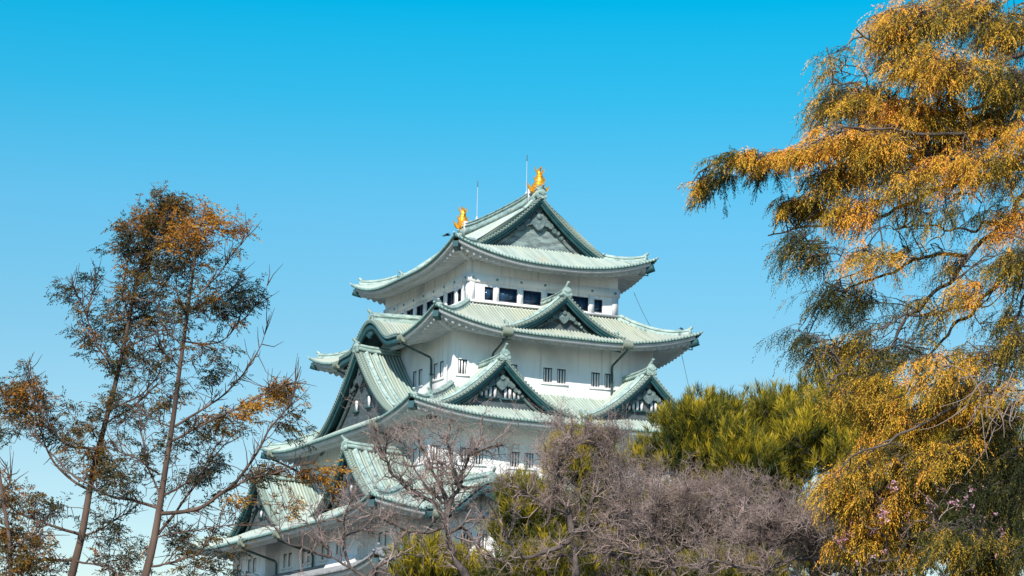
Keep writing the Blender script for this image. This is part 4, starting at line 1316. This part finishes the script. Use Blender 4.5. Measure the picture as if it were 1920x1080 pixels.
# ---- the big golden cypress hanging in from the right
def golden_cypress():
    Y = 27.0
    ppm = FPX / Y
    W = Wood(21)
    rng = W.rng
    base = at(2075, 900, Y); base[2] = 0
    root = empty("golden_cypress", tuple(base))
    tag(root, "large drooping golden cypress filling the right side, with a long finger branch pointing left", "tree")
    tr = MB()
    top = at(2040, -500, Y)
    P = polyline([base, at(2070, 900, Y), at(2055, 300, Y), top], 30, 0.03, rng)
    tr.tube(P, np.interp(P[:, 2], [0, top[2]], [0.42, 0.10]), 14)
    W.nodes.append(P[10:])
    limbs = [([(2050, 40), (1960, 90), (1880, 110), (1800, 125), (1700, 100), (1640, 75), (1605, 55)], 11, -1.0), ([(1900, 110), (1850, 40), (1780, 0), (1715, 12)], 6, 0.6),
             ([(2050, 130), (1880, 190), (1760, 215), (1660, 190), (1600, 150), (1560, 150), (1550, 88)], 10, 0.5), ([(2055, 220), (1850, 250), (1700, 250), (1590, 240), (1530, 270)], 9, -1.4),
             ([(2055, 340), (1860, 310), (1740, 290), (1620, 285), (1500, 290), (1400, 298), (1330, 308), (1297, 345)], 9.5, -0.6),
             ([(2055, 230), (1960, 285), (1880, 310), (1800, 345), (1720, 370), (1640, 400), (1560, 420), (1470, 440), (1440, 442)], 11, 0.8),
             ([(2050, 270), (1960, 330), (1900, 390), (1823, 474), (1760, 540), (1707, 593), (1660, 650), (1600, 690), (1550, 720)], 11, -0.5),
             ([(1823, 474), (1740, 480), (1650, 510), (1560, 560), (1500, 630), (1480, 640)], 6, 0.9), ([(1870, 420), (1800, 430), (1720, 425), (1650, 430)], 5, -0.8),
             ([(2055, 330), (1980, 410), (1900, 500), (1840, 570), (1780, 620), (1720, 700), (1680, 770)], 10, 0.6), ([(1840, 570), (1760, 585), (1680, 600), (1600, 640)], 5, -0.8),
             ([(2060, 500), (1960, 590), (1900, 650), (1860, 720), (1800, 760), (1700, 800), (1620, 850), (1565, 890)], 10, -1.2),
             ([(2060, 640), (1960, 720), (1880, 780), (1800, 830), (1720, 880), (1640, 930), (1590, 970)], 10, -0.4), ([(2055, 400), (1960, 480), (1920, 560), (1890, 660), (1880, 740)], 7, 0.9),
             ([(1880, 780), (1860, 860), (1850, 960), (1830, 1050)], 6, 0.6), ([(2065, 760), (1960, 860), (1900, 960), (1880, 1060)], 9, 1.2)]
    for lp, r0, dz in limbs:
        m = len(lp)
        W.limb([at(x, y, Y + 0.35 + dz * (k / (m - 1)) ** 0.8) for k, (x, y) in enumerate(lp)], 0.66 * r0 / ppm, r0 * 0.13 / ppm, 8, n=m * 7, wob=0.06)
    # dead pale tangle at the right edge
    pale = MB()
    pr = np.random.default_rng(5)
    for k in range(30):
        x, y = pr.uniform(1810, 1930), pr.uniform(690, 790)
        a, b = at(x, y, Y - 1.5), at(x + pr.uniform(-90, 40), y + pr.uniform(-20, 110), Y - 1.5 + pr.uniform(-.4, .4))
        m = (a + b) / 2 + pr.normal(size=3) * 0.12
        pale.tube(polyline([a, m, b], 7, 0.02, pr), np.linspace(0.008, 0.003, 7), 5)
    clumps = [(1690, 45, 75, 42, 1, .62), (1790, 25, 90, 42, 1, .55), (1885, 55, 60, 55, 1, .48), (1650, 90, 42, 32, 1, .66), (1730, 125, 80, 42, 1, .60), (1830, 150, 85, 42, .9, .50), (1895, 180, 45, 55, .8, .45),
              (1550, 165, 22, 60, .8, .5), (1538, 205, 20, 32, .9, .6), (1556, 110, 12, 26, .6, .3), (1615, 190, 66, 36, 1, .66), (1705, 215, 85, 42, 1.1, .70), (1795, 240, 85, 40, 1, .66), (1885, 250, 50, 42, .8, .62),
              (1555, 258, 46, 32, 1.1, .68), (1630, 268, 66, 34, 1.2, .74), (1725, 290, 80, 34, 1.2, .76), (1825, 300, 70, 30, .8, .66), (1890, 320, 45, 40, .5, .5),
              (1450, 302, 42, 12, 1.3, .72), (1505, 296, 34, 13, 1.3, .74), (1395, 305, 32, 14, 1.4, .66), (1348, 310, 30, 16, 1.4, .62), (1318, 352, 16, 34, 1.0, .50), (1355, 340, 26, 18, .8, .3), (1420, 330, 30, 22, .5, .2),
              (1555, 335, 42, 36, .9, .5), (1615, 325, 56, 36, .9, .6), (1690, 345, 60, 34, .6, .5), (1500, 400, 54, 30, .9, .5), (1468, 440, 30, 34, .8, .5), (1580, 395, 56, 30, .9, .66), (1500, 475, 36, 40, .7, .22),
              (1655, 425, 66, 26, .9, .62), (1735, 410, 60, 28, .6, .45), (1890, 430, 40, 42, 1, .74), (1840, 400, 40, 30, .4, .3), (1590, 492, 56, 30, 1, .66), (1650, 495, 56, 28, .9, .70), (1710, 465, 50, 24, .7, .55),
              (1550, 555, 36, 30, .7, .28), (1610, 560, 44, 28, .6, .34), (1500, 625, 36, 34, .7, .16), (1550, 650, 56, 30, .8, .36), (1640, 620, 56, 36, .5, .32), (1720, 600, 46, 42, .8, .62), (1800, 545, 46, 36, .7, .68), (1770, 500, 40, 30, .4, .4),
              (1600, 672, 60, 26, .8, .52), (1690, 668, 56, 32, .5, .4), (1850, 640, 46, 52, .6, .5), (1895, 560, 30, 60, .6, .4), (1800, 660, 40, 40, .4, .4), (1610, 720, 52, 34, .6, .66), (1550, 745, 30, 26, .3, .6), (1650, 740, 40, 30, .5, .5),
              (1770, 765, 56, 34, 1.1, .78), (1700, 800, 66, 40, 1.1, .72), (1800, 735, 36, 26, .9, .74), (1660, 810, 46, 36, .6, .56), (1640, 865, 56, 36, 1.1, .72), (1585, 905, 46, 36, 1.1, .74), (1620, 955, 56, 36, 1.1, .72), (1700, 890, 50, 44, 1.0, .64),
              (1595, 1005, 36, 26, .9, .70), (1690, 960, 36, 36, .7, .5), (1850, 800, 66, 66, .7, .22), (1790, 860, 50, 50, .5, .22), (1860, 930, 60, 60, .7, .18), (1850, 1030, 66, 50, .7, .24), (1890, 870, 40, 80, .6, .2), (1640, 785, 50, 46, .5, .6), (1730, 700, 60, 40, .8, .6), (1860, 720, 50, 40, .8, .5), (1900, 640, 40, 60, .8, .4), (1760, 860, 60, 40, .8, .4), (1660, 1030, 60, 40, .8, .6), (1850, 1060, 70, 30, .9, .62), (1780, 1010, 50, 40, .5, .3), (1900, 480, 30, 60, .9, .5), (1850, 470, 40, 40, .6, .4), (1760, 340, 60, 40, .6, .6), (1750, 700, 46, 30, .5, .4)]
    lf = MB()
    for (cx, cy, rx, ry, dens, tint) in clumps:
        fin = cx < 1520 and cy < 420
        rx, ry = rx * 1.04, ry * 1.06
        n = int(dens * rx * ry / 19)
        dp = 0.8 * max(rx, ry) / ppm
        Yc = Y + rng.uniform(-0.5, 0.5)
        pool = sub_branches(W, in_clump(rng, 3 + int(rx * ry / 420), (cx, cy - 5), rx * 0.95, ry * 0.8, Yc, ppm, dp), 1.6 / ppm, 0.5 / ppm, 0.04, 0.06)
        n = int(dens * rx * ry / (19 if fin else 24))
        P0 = in_clump(rng, n, (cx + (14 if fin else 26), cy - (14 if fin else 6)), rx, ry * 0.92, Yc, ppm, dp)
        g = noise1(P0 * (1, 1, 2.4), 77, 0.75) + 0.5 * noise1(P0, 78, 1.4)
        P0 = P0[g > (0.06 if 370 < cy < 700 and cx > 1440 else -0.40)]
        n = len(P0)
        if n < 2: continue
        D = np.linalg.norm(pool[None] - P0[:, None], axis=2).argmin(1)
        W.tw.segs(pool[D], P0, np.full(n, 0.007), np.full(n, 0.0055), 3)
        D0 = nrm(np.stack([rng.normal(-0.62, 0.5, n), rng.normal(-0.1, 0.55, n), rng.normal(0.0, 0.22, n)], 1))
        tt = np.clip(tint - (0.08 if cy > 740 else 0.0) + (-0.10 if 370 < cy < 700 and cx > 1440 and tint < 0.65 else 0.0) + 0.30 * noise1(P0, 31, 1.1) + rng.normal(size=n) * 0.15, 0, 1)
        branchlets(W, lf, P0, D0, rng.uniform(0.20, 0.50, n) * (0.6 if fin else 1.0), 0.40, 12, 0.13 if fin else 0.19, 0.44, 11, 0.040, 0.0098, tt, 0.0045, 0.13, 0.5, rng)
    t = tr.build("trunk", M_BARKD, root)
    W.mb.merge(W.tw).build("limbs", M_BARKD, t); pale.build("dead_branches", M_DEAD, t)
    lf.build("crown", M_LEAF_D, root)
    for c in root.children: c.matrix_parent_inverse = Matrix.Translation((-base[0], -base[1], -base[2]))
golden_cypress()


# ---- pines
def pine(c, rx, ry, Y, n, seed, label, base_x, mean=0.55, depth=None, tuft=0.52, mat_=None, name="pine_tree", group="pines before the castle", nb=20, wd=0.025):
    rng = np.random.default_rng(seed)
    ppm = FPX / Y
    W = Wood(seed)
    b = at(base_x, 1080, Y); b[2] = 0
    root = empty(name, tuple(b))
    tag(root, label, "tree", group)
    top = at(c[0], c[1] - ry * 0.75, Y)
    P = polyline([b, (b * 0.6 + top * 0.4) + rng.normal(size=3) * 0.2, top], 16, 0.08, rng)
    tr = MB(); tr.tube(P, np.linspace(0.24, 0.04, 16), 9)
    # limbs out of the trunk into lobes; needles stand on twigs round each lobe
    nl = max(8, int(n / 60))
    lob = in_clump(rng, nl, c, rx * 0.92, ry * 0.9, Y, ppm, depth or 0.8 * min(rx, ry) / ppm)
    for q in lob:
        k = np.argmin(np.linalg.norm(P - (q - (0, 0, 0.8)), axis=1)); k = max(k, 4)
        W.limb([P[k], (P[k] + q) / 2 + rng.normal(size=3) * 0.25 - (0, 0, 0.15), q], 0.06, 0.02, 5, n=7, wob=0.04)
    lf = MB()
    lr = rng.uniform(0.65, 1.15, nl)
    n = int(n * 0.8)
    j = rng.integers(0, nl, n)
    u = nrm(rng.normal(size=(n, 3)) * (1, 1, 0.8) + (0, 0, 0.25)) * rng.uniform(0.55, 1.0, n)[:, None]
    p = lob[j] + u * (lr[j] * 0.95)[:, None] * (1, 1, 0.85)
    W.twigs(p[:: 3], 0.014, 0.0, n=4, pool=np.concatenate(W.nodes))
    ax = nrm(u * 0.45 + np.array([0, 0, 1.0]) + rng.normal(size=(n, 3)) * 0.2)
    tt = np.clip(mean - 0.09 + 0.27 * noise1(p, seed, 0.6) + rng.normal(size=n) * 0.15, 0, 1)
    for k in range(nb):
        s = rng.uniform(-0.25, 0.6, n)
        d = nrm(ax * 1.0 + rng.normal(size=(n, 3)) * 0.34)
        blades(lf, p + ax * (s * tuft)[:, None], d, tuft * rng.uniform(0.5, 0.95, n), wd, np.clip(tt + rng.normal(size=n) * 0.08 + 0.42 * (s - 0.12), 0, 1), 0.0, rng)  # needles darker toward tuft base: older growth, plus shade between tufts put into tint
    t = tr.build("trunk", M_BARKD, root); W.mb.merge(W.tw).build("limbs", M_BARKD, t)
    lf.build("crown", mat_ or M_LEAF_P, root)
    for ch in root.children: ch.matrix_parent_inverse = Matrix.Translation((-b[0], -b[1], -b[2]))
    return root

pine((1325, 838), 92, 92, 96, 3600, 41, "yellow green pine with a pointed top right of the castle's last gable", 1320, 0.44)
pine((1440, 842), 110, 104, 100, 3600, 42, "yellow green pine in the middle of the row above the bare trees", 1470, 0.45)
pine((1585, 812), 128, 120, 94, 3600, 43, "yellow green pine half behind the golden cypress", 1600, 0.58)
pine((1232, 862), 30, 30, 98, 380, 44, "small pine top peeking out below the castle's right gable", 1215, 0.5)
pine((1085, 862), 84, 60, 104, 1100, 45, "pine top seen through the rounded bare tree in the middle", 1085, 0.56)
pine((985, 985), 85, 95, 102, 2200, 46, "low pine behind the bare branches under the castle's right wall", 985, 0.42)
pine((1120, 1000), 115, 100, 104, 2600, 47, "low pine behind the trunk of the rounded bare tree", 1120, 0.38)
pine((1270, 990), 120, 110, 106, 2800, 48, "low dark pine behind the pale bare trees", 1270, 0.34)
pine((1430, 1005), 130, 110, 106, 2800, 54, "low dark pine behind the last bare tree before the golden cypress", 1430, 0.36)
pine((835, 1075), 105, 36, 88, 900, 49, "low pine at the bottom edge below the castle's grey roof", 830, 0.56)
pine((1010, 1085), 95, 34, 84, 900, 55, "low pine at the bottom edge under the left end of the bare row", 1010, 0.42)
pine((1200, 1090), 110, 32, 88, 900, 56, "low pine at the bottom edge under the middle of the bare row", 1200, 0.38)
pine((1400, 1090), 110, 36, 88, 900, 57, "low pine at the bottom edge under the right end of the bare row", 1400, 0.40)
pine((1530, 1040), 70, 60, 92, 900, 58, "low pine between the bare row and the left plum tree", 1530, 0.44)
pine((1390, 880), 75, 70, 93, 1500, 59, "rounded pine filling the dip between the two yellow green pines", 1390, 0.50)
# broad dark evergreens behind the golden cypress
pine((1640, 1000), 140, 125, 72, 3200, 51, "dark broad evergreen behind the pink blossom at the lower right", 1650, 0.40, mat_=M_LEAF_B, name="evergreen_tree", group="evergreens at the lower right", tuft=0.30)
pine((1840, 960), 130, 140, 66, 3600, 52, "dark broad evergreen at the right edge below the golden cypress", 1850, 0.34, mat_=M_LEAF_B, name="evergreen_tree", group="evergreens at the lower right", tuft=0.30)
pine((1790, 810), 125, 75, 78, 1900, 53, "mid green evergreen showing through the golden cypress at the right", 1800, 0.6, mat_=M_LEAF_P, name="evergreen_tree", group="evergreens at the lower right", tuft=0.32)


# ---- bare trees
def bare_tree(Y, limbs, seed, label, levels=(9, 6, 4), lens=(1.1, 0.62, 0.36), base=None, rscale=1.0, upb=0.12, name="bare_tree", group="bare trees before the castle", twigr=0.0095, buds=None, dens=1.0):
    rng = np.random.default_rng(seed)
    ppm = FPX / Y
    W = Wood(seed)
    x0, y0 = limbs[0][0][0]
    f = at(x0, y0, Y)
    b = f.copy(); b[2] = 0
    if base is not None: b[0] = at(base, 1080, Y)[0]
    root = empty(name, tuple(b))
    tag(root, label, "tree", group)
    m0 = limbs[0][1] / ppm
    tr = MB()
    tr.tube(polyline([b, (b + f) / 2 + rng.normal(size=3) * 0.1, f], 12, 0.04, rng), np.linspace(m0 * 1.7, m0, 12), 10)
    allP, allT, allR = [], [], []
    for lp, r0, dz in limbs:
        m = len(lp)
        r1 = max(1.0, r0 * 0.22)
        Q = W.limb([at(x, y, Y + dz * (k / (m - 1))) for k, (x, y) in enumerate(lp)], 0.8 * r0 / ppm, 0.8 * r1 / ppm, 7, n=m * 5, wob=0.05)
        T = nrm(np.gradient(Q, axis=0))
        R = np.linspace(r0, r1, len(Q)) / ppm
        allP.append(Q[3:]); allT.append(T[3:]); allR.append(R[3:])
    P, T, R = np.concatenate(allP), np.concatenate(allT), np.concatenate(allR)
    nseg = 5
    for lv, (nc, ln) in enumerate(zip(levels, lens)):
        if lv == 0:
            cnt = int(len(P) * nc / 10 * dens)
            wz = 0.25 + (P[:, 2] - P[:, 2].min()) / np.ptp(P[:, 2])
            k = rng.choice(len(P), cnt, p=wz / wz.sum())
        else:
            cnt = int(len(P) * nc / 10)
            k = rng.integers(0, len(P), cnt)
        p = P[k]
        d = nrm(T[k] * 0.75 + nrm(rng.normal(size=(cnt, 3))) * 0.85 + np.array([0, 0, upb]))
        L = ln * rng.uniform(0.55, 1.35, cnt)
        r = np.minimum(R[k] * 0.7, (0.030, 0.016, 0.010)[min(lv, 2)] * rscale) * rng.uniform(0.8, 1.2, cnt)
        r = np.maximum(r, twigr * (1.0, .8, .65)[min(lv, 2)])
        nP, nT, nR = [], [], []
        cur = p
        for sgm in range(nseg):
            d = nrm(d + rng.normal(size=d.shape) * 0.36 + np.array([0, 0, 0.06]))
            nx = cur + d * (L / nseg)[:, None]
            ra, rb = r * (1 - 0.14 * sgm), r * (1 - 0.14 * (sgm + 1))
            W.tw.segs(cur, nx, ra, rb, 4 if lv < 1 else 3)
            cur = nx
            nP.append(nx); nT.append(d); nR.append(rb)
        P, T, R = np.concatenate(nP), np.concatenate(nT), np.concatenate(nR)
    t = tr.build("trunk", M_BARKG, root); W.mb.build("limbs", M_BARKG, t)
    W.tw.build("crown", M_TWIG, root)
    if buds:
        bl = MB()
        k = rng.integers(0, len(P), buds * 4)
        g = noise1(P[k], seed + 1, 0.45)
        k = k[g > 0.15][:buds]
        tint = rng.uniform(0, 1, len(k))
        for q in range(4):
            d = nrm(rng.normal(size=(len(k), 3)))
            blades(bl, P[k] + rng.normal(size=(len(k), 3)) * 0.012, d, 0.042 * Y / 46, 0.042 * Y / 46, tint, 0, rng)
        bl.build("blossom", M_BLOSSOM, root)
    for ch in root.children: ch.matrix_parent_inverse = Matrix.Translation((-b[0], -b[1], -b[2]))
    return root

Yb = 74
bare_tree(Yb, [([(880, 1100), (860, 1060), (842, 1010), (835, 975)], 11, 0), ([(835, 975), (820, 950), (800, 935), (770, 920), (735, 890), (715, 840), (706, 805)], 6, -1.0), ([(836, 978), (845, 940), (862, 915), (870, 880), (885, 850), (905, 820)], 7, 0.8),
               ([(835, 970), (838, 930), (815, 890), (795, 850), (785, 810)], 6, 0.9), ([(862, 915), (850, 870), (838, 830), (845, 800)], 4, -0.6), ([(885, 850), (920, 838), (950, 832)], 4, 0.3),
               ([(840, 1000), (870, 985), (885, 1010), (905, 1035), (950, 1055), (975, 1065)], 5, -0.8), ([(830, 945), (790, 900), (770, 870), (765, 835)], 4, 0.4), ([(838, 985), (800, 1000), (750, 990), (700, 965), (660, 950)], 4.5, -0.5)],
          61, "bare tree with a clean forked trunk standing before the castle's lower roofs", levels=(11, 8, 7), lens=(0.95, 0.55, 0.36))
bare_tree(Yb + 4, [([(1075, 1100), (1080, 1060), (1078, 1020), (1072, 1000)], 11, 0), ([(1072, 1000), (1066, 960), (1045, 930), (1040, 890), (1060, 850), (1085, 830), (1110, 815)], 8, -0.6), ([(1072, 1003), (1100, 985), (1140, 975), (1190, 965), (1230, 960)], 6, 0.8),
               ([(1055, 900), (1030, 870), (1005, 850)], 4, 0.8), ([(1066, 962), (1030, 950), (990, 925), (960, 905)], 5, -0.8), ([(1074, 1010), (1030, 1030), (985, 1050), (950, 1010), (930, 970), (915, 940)], 6, -0.9),
               ([(1100, 985), (1110, 940), (1135, 905), (1160, 870)], 5, -0.4), ([(1060, 850), (1062, 815), (1050, 800)], 3, 0.3), ([(1085, 830), (1120, 835), (1155, 830)], 3, -0.4), ([(1130, 975), (1160, 930), (1200, 900)], 4, 0.9)],
          62, "bare tree with a rounded crown in the middle of the row", levels=(12, 9, 9), lens=(0.9, 0.55, 0.36))
bare_tree(Yb + 2, [([(1270, 1110), (1262, 1070), (1255, 1040)], 10, 0), ([(1255, 1040), (1240, 1018), (1225, 998), (1230, 958), (1250, 928)], 6, -0.8), ([(1256, 1040), (1290, 1018), (1310, 998), (1330, 958), (1340, 928)], 7, 0.7),
               ([(1252, 1045), (1210, 1038), (1170, 1028), (1130, 1018), (1110, 998)], 6, 0.8), ([(1290, 1018), (1340, 998), (1380, 1003)], 5, -0.7), ([(1240, 1018), (1200, 998), (1180, 958), (1170, 928)], 4, 0.4), ([(1310, 998), (1290, 958), (1285, 923)], 4, -0.4), ([(1330, 958), (1365, 938), (1385, 928)], 3, 0.3)],
          63, "pale bare tree just right of the rounded one, below the pines", levels=(15, 10, 11), lens=(0.85, 0.55, 0.36))
bare_tree(Yb - 4, [([(1445, 1110), (1440, 1070), (1430, 1045)], 9, 0), ([(1430, 1045), (1400, 1018), (1380, 998), (1390, 958), (1400, 938)], 6, 0.8), ([(1431, 1045), (1465, 1018), (1490, 998), (1500, 968)], 6, -0.8), ([(1440, 1070), (1390, 1065), (1340, 1050), (1310, 1048)], 5, -0.6),
               ([(1465, 1018), (1510, 1003), (1545, 1008)], 5, 0.5), ([(1400, 1018), (1440, 988), (1450, 943)], 4, -0.3), ([(1440, 1065), (1490, 1050), (1540, 1048), (1570, 1038)], 5, 0.7), ([(1490, 998), (1525, 978), (1540, 968)], 3, .3)],
          64, "pale bare tree at the right end of the row beside the golden cypress", levels=(15, 10, 11), lens=(0.85, 0.55, 0.36))
bare_tree(Yb - 8, [([(705, 1115), (690, 1085), (655, 1065), (620, 1045)], 7, 0), ([(620, 1045), (600, 1010), (590, 975), (600, 950)], 4, 0.6), ([(655, 1065), (640, 1010), (650, 960), (665, 930)], 4, -0.6), ([(690, 1085), (720, 1050), (760, 1040), (800, 1045)], 4, 0.6), ([(620, 1045), (575, 1030), (540, 1020), (515, 990)], 3.5, -0.5), ([(640, 1010), (680, 990), (720, 985)], 3, 0.4)],
          65, "sprawling bare tree in front of the castle's grey lowest roof", levels=(7, 6, 6), lens=(0.8, 0.5, 0.33))
bare_tree(Yb + 8, [([(1150, 1110), (1150, 1080), (1160, 1050)], 8, 0), ([(1160, 1050), (1180, 1000), (1190, 950), (1200, 890)], 5, 0.5), ([(1160, 1050), (1120, 1030), (1080, 1040), (1030, 1045)], 5, -0.5), ([(1165, 1045), (1220, 1050), (1290, 1060), (1340, 1065)], 5, 0.6)],
          66, "bare tree with low spreading branches between the rounded tree and the pale one", levels=(11, 8, 7), lens=(0.9, 0.55, 0.36))
bare_tree(Yb - 2, [([(1548, 1115), (1546, 1085), (1540, 1060)], 7, 0), ([(1540, 1060), (1515, 1030), (1500, 990), (1505, 960)], 4.5, -0.5), ([(1541, 1060), (1565, 1020), (1575, 980)], 4.5, 0.5), ([(1545, 1080), (1580, 1060), (1610, 1045)], 4, -0.5), ([(1515, 1030), (1470, 1020), (1440, 1000)], 3.5, 0.5)],
          67, "small bare tree at the far right end of the row, touching the lowest golden branches", levels=(14, 10, 10), lens=(0.8, 0.55, 0.36))
bare_tree(Yb + 6, [([(1190, 1115), (1188, 1075), (1180, 1030)], 8, 0), ([(1180, 1030), (1160, 980), (1150, 930), (1165, 890)], 5, -0.6), ([(1181, 1030), (1210, 980), (1230, 930), (1225, 890)], 5, 0.6), ([(1185, 1050), (1130, 1030), (1090, 1000), (1060, 960)], 4.5, 0.6), ([(1210, 980), (1260, 960), (1290, 930)], 4, -0.5)],
          68, "bare tree with an upright fork right behind the rounded one", levels=(13, 10, 10), lens=(0.85, 0.55, 0.36))
# pink plum trees
bare_tree(27.1, [([(1690, 1120), (1690, 1080), (1675, 1050)], 8, 0), ([(1675, 1050), (1655, 1010), (1640, 970), (1650, 940)], 4, -0.4), ([(1677, 1052), (1700, 1010), (1710, 970), (1725, 930)], 4, 0.4), ([(1675, 1050), (1630, 1045), (1580, 1030), (1550, 1000)], 4, -0.4), ([(1700, 1010), (1740, 1000), (1760, 960)], 3, 0.4), ([(1690, 1075), (1640, 1075), (1600, 1080)], 3, 0.3)],
          71, "plum tree with pink blossom under the golden cypress, the left one of two", levels=(4, 4, 3), lens=(0.36, 0.24, 0.15), name="plum_tree", group="plum trees in pink blossom", twigr=0.0035, rscale=0.4, buds=190)
bare_tree(26.9, [([(1782, 1130), (1784, 1080), (1782, 1030)], 7, 0), ([(1782, 1030), (1760, 990), (1755, 950), (1775, 920)], 4, -0.4), ([(1782, 1030), (1800, 990), (1810, 940), (1825, 900)], 4, 0.4), ([(1783, 1050), (1830, 1020), (1870, 1000)], 4, -0.3), ([(1760, 990), (1730, 970), (1715, 950)], 3, 0.3)],
          72, "plum tree with pink blossom and a straight pale stem near the right edge", levels=(4, 4, 3), lens=(0.36, 0.24, 0.15), name="plum_tree", group="plum trees in pink blossom", twigr=0.0035, rscale=0.4, buds=120)
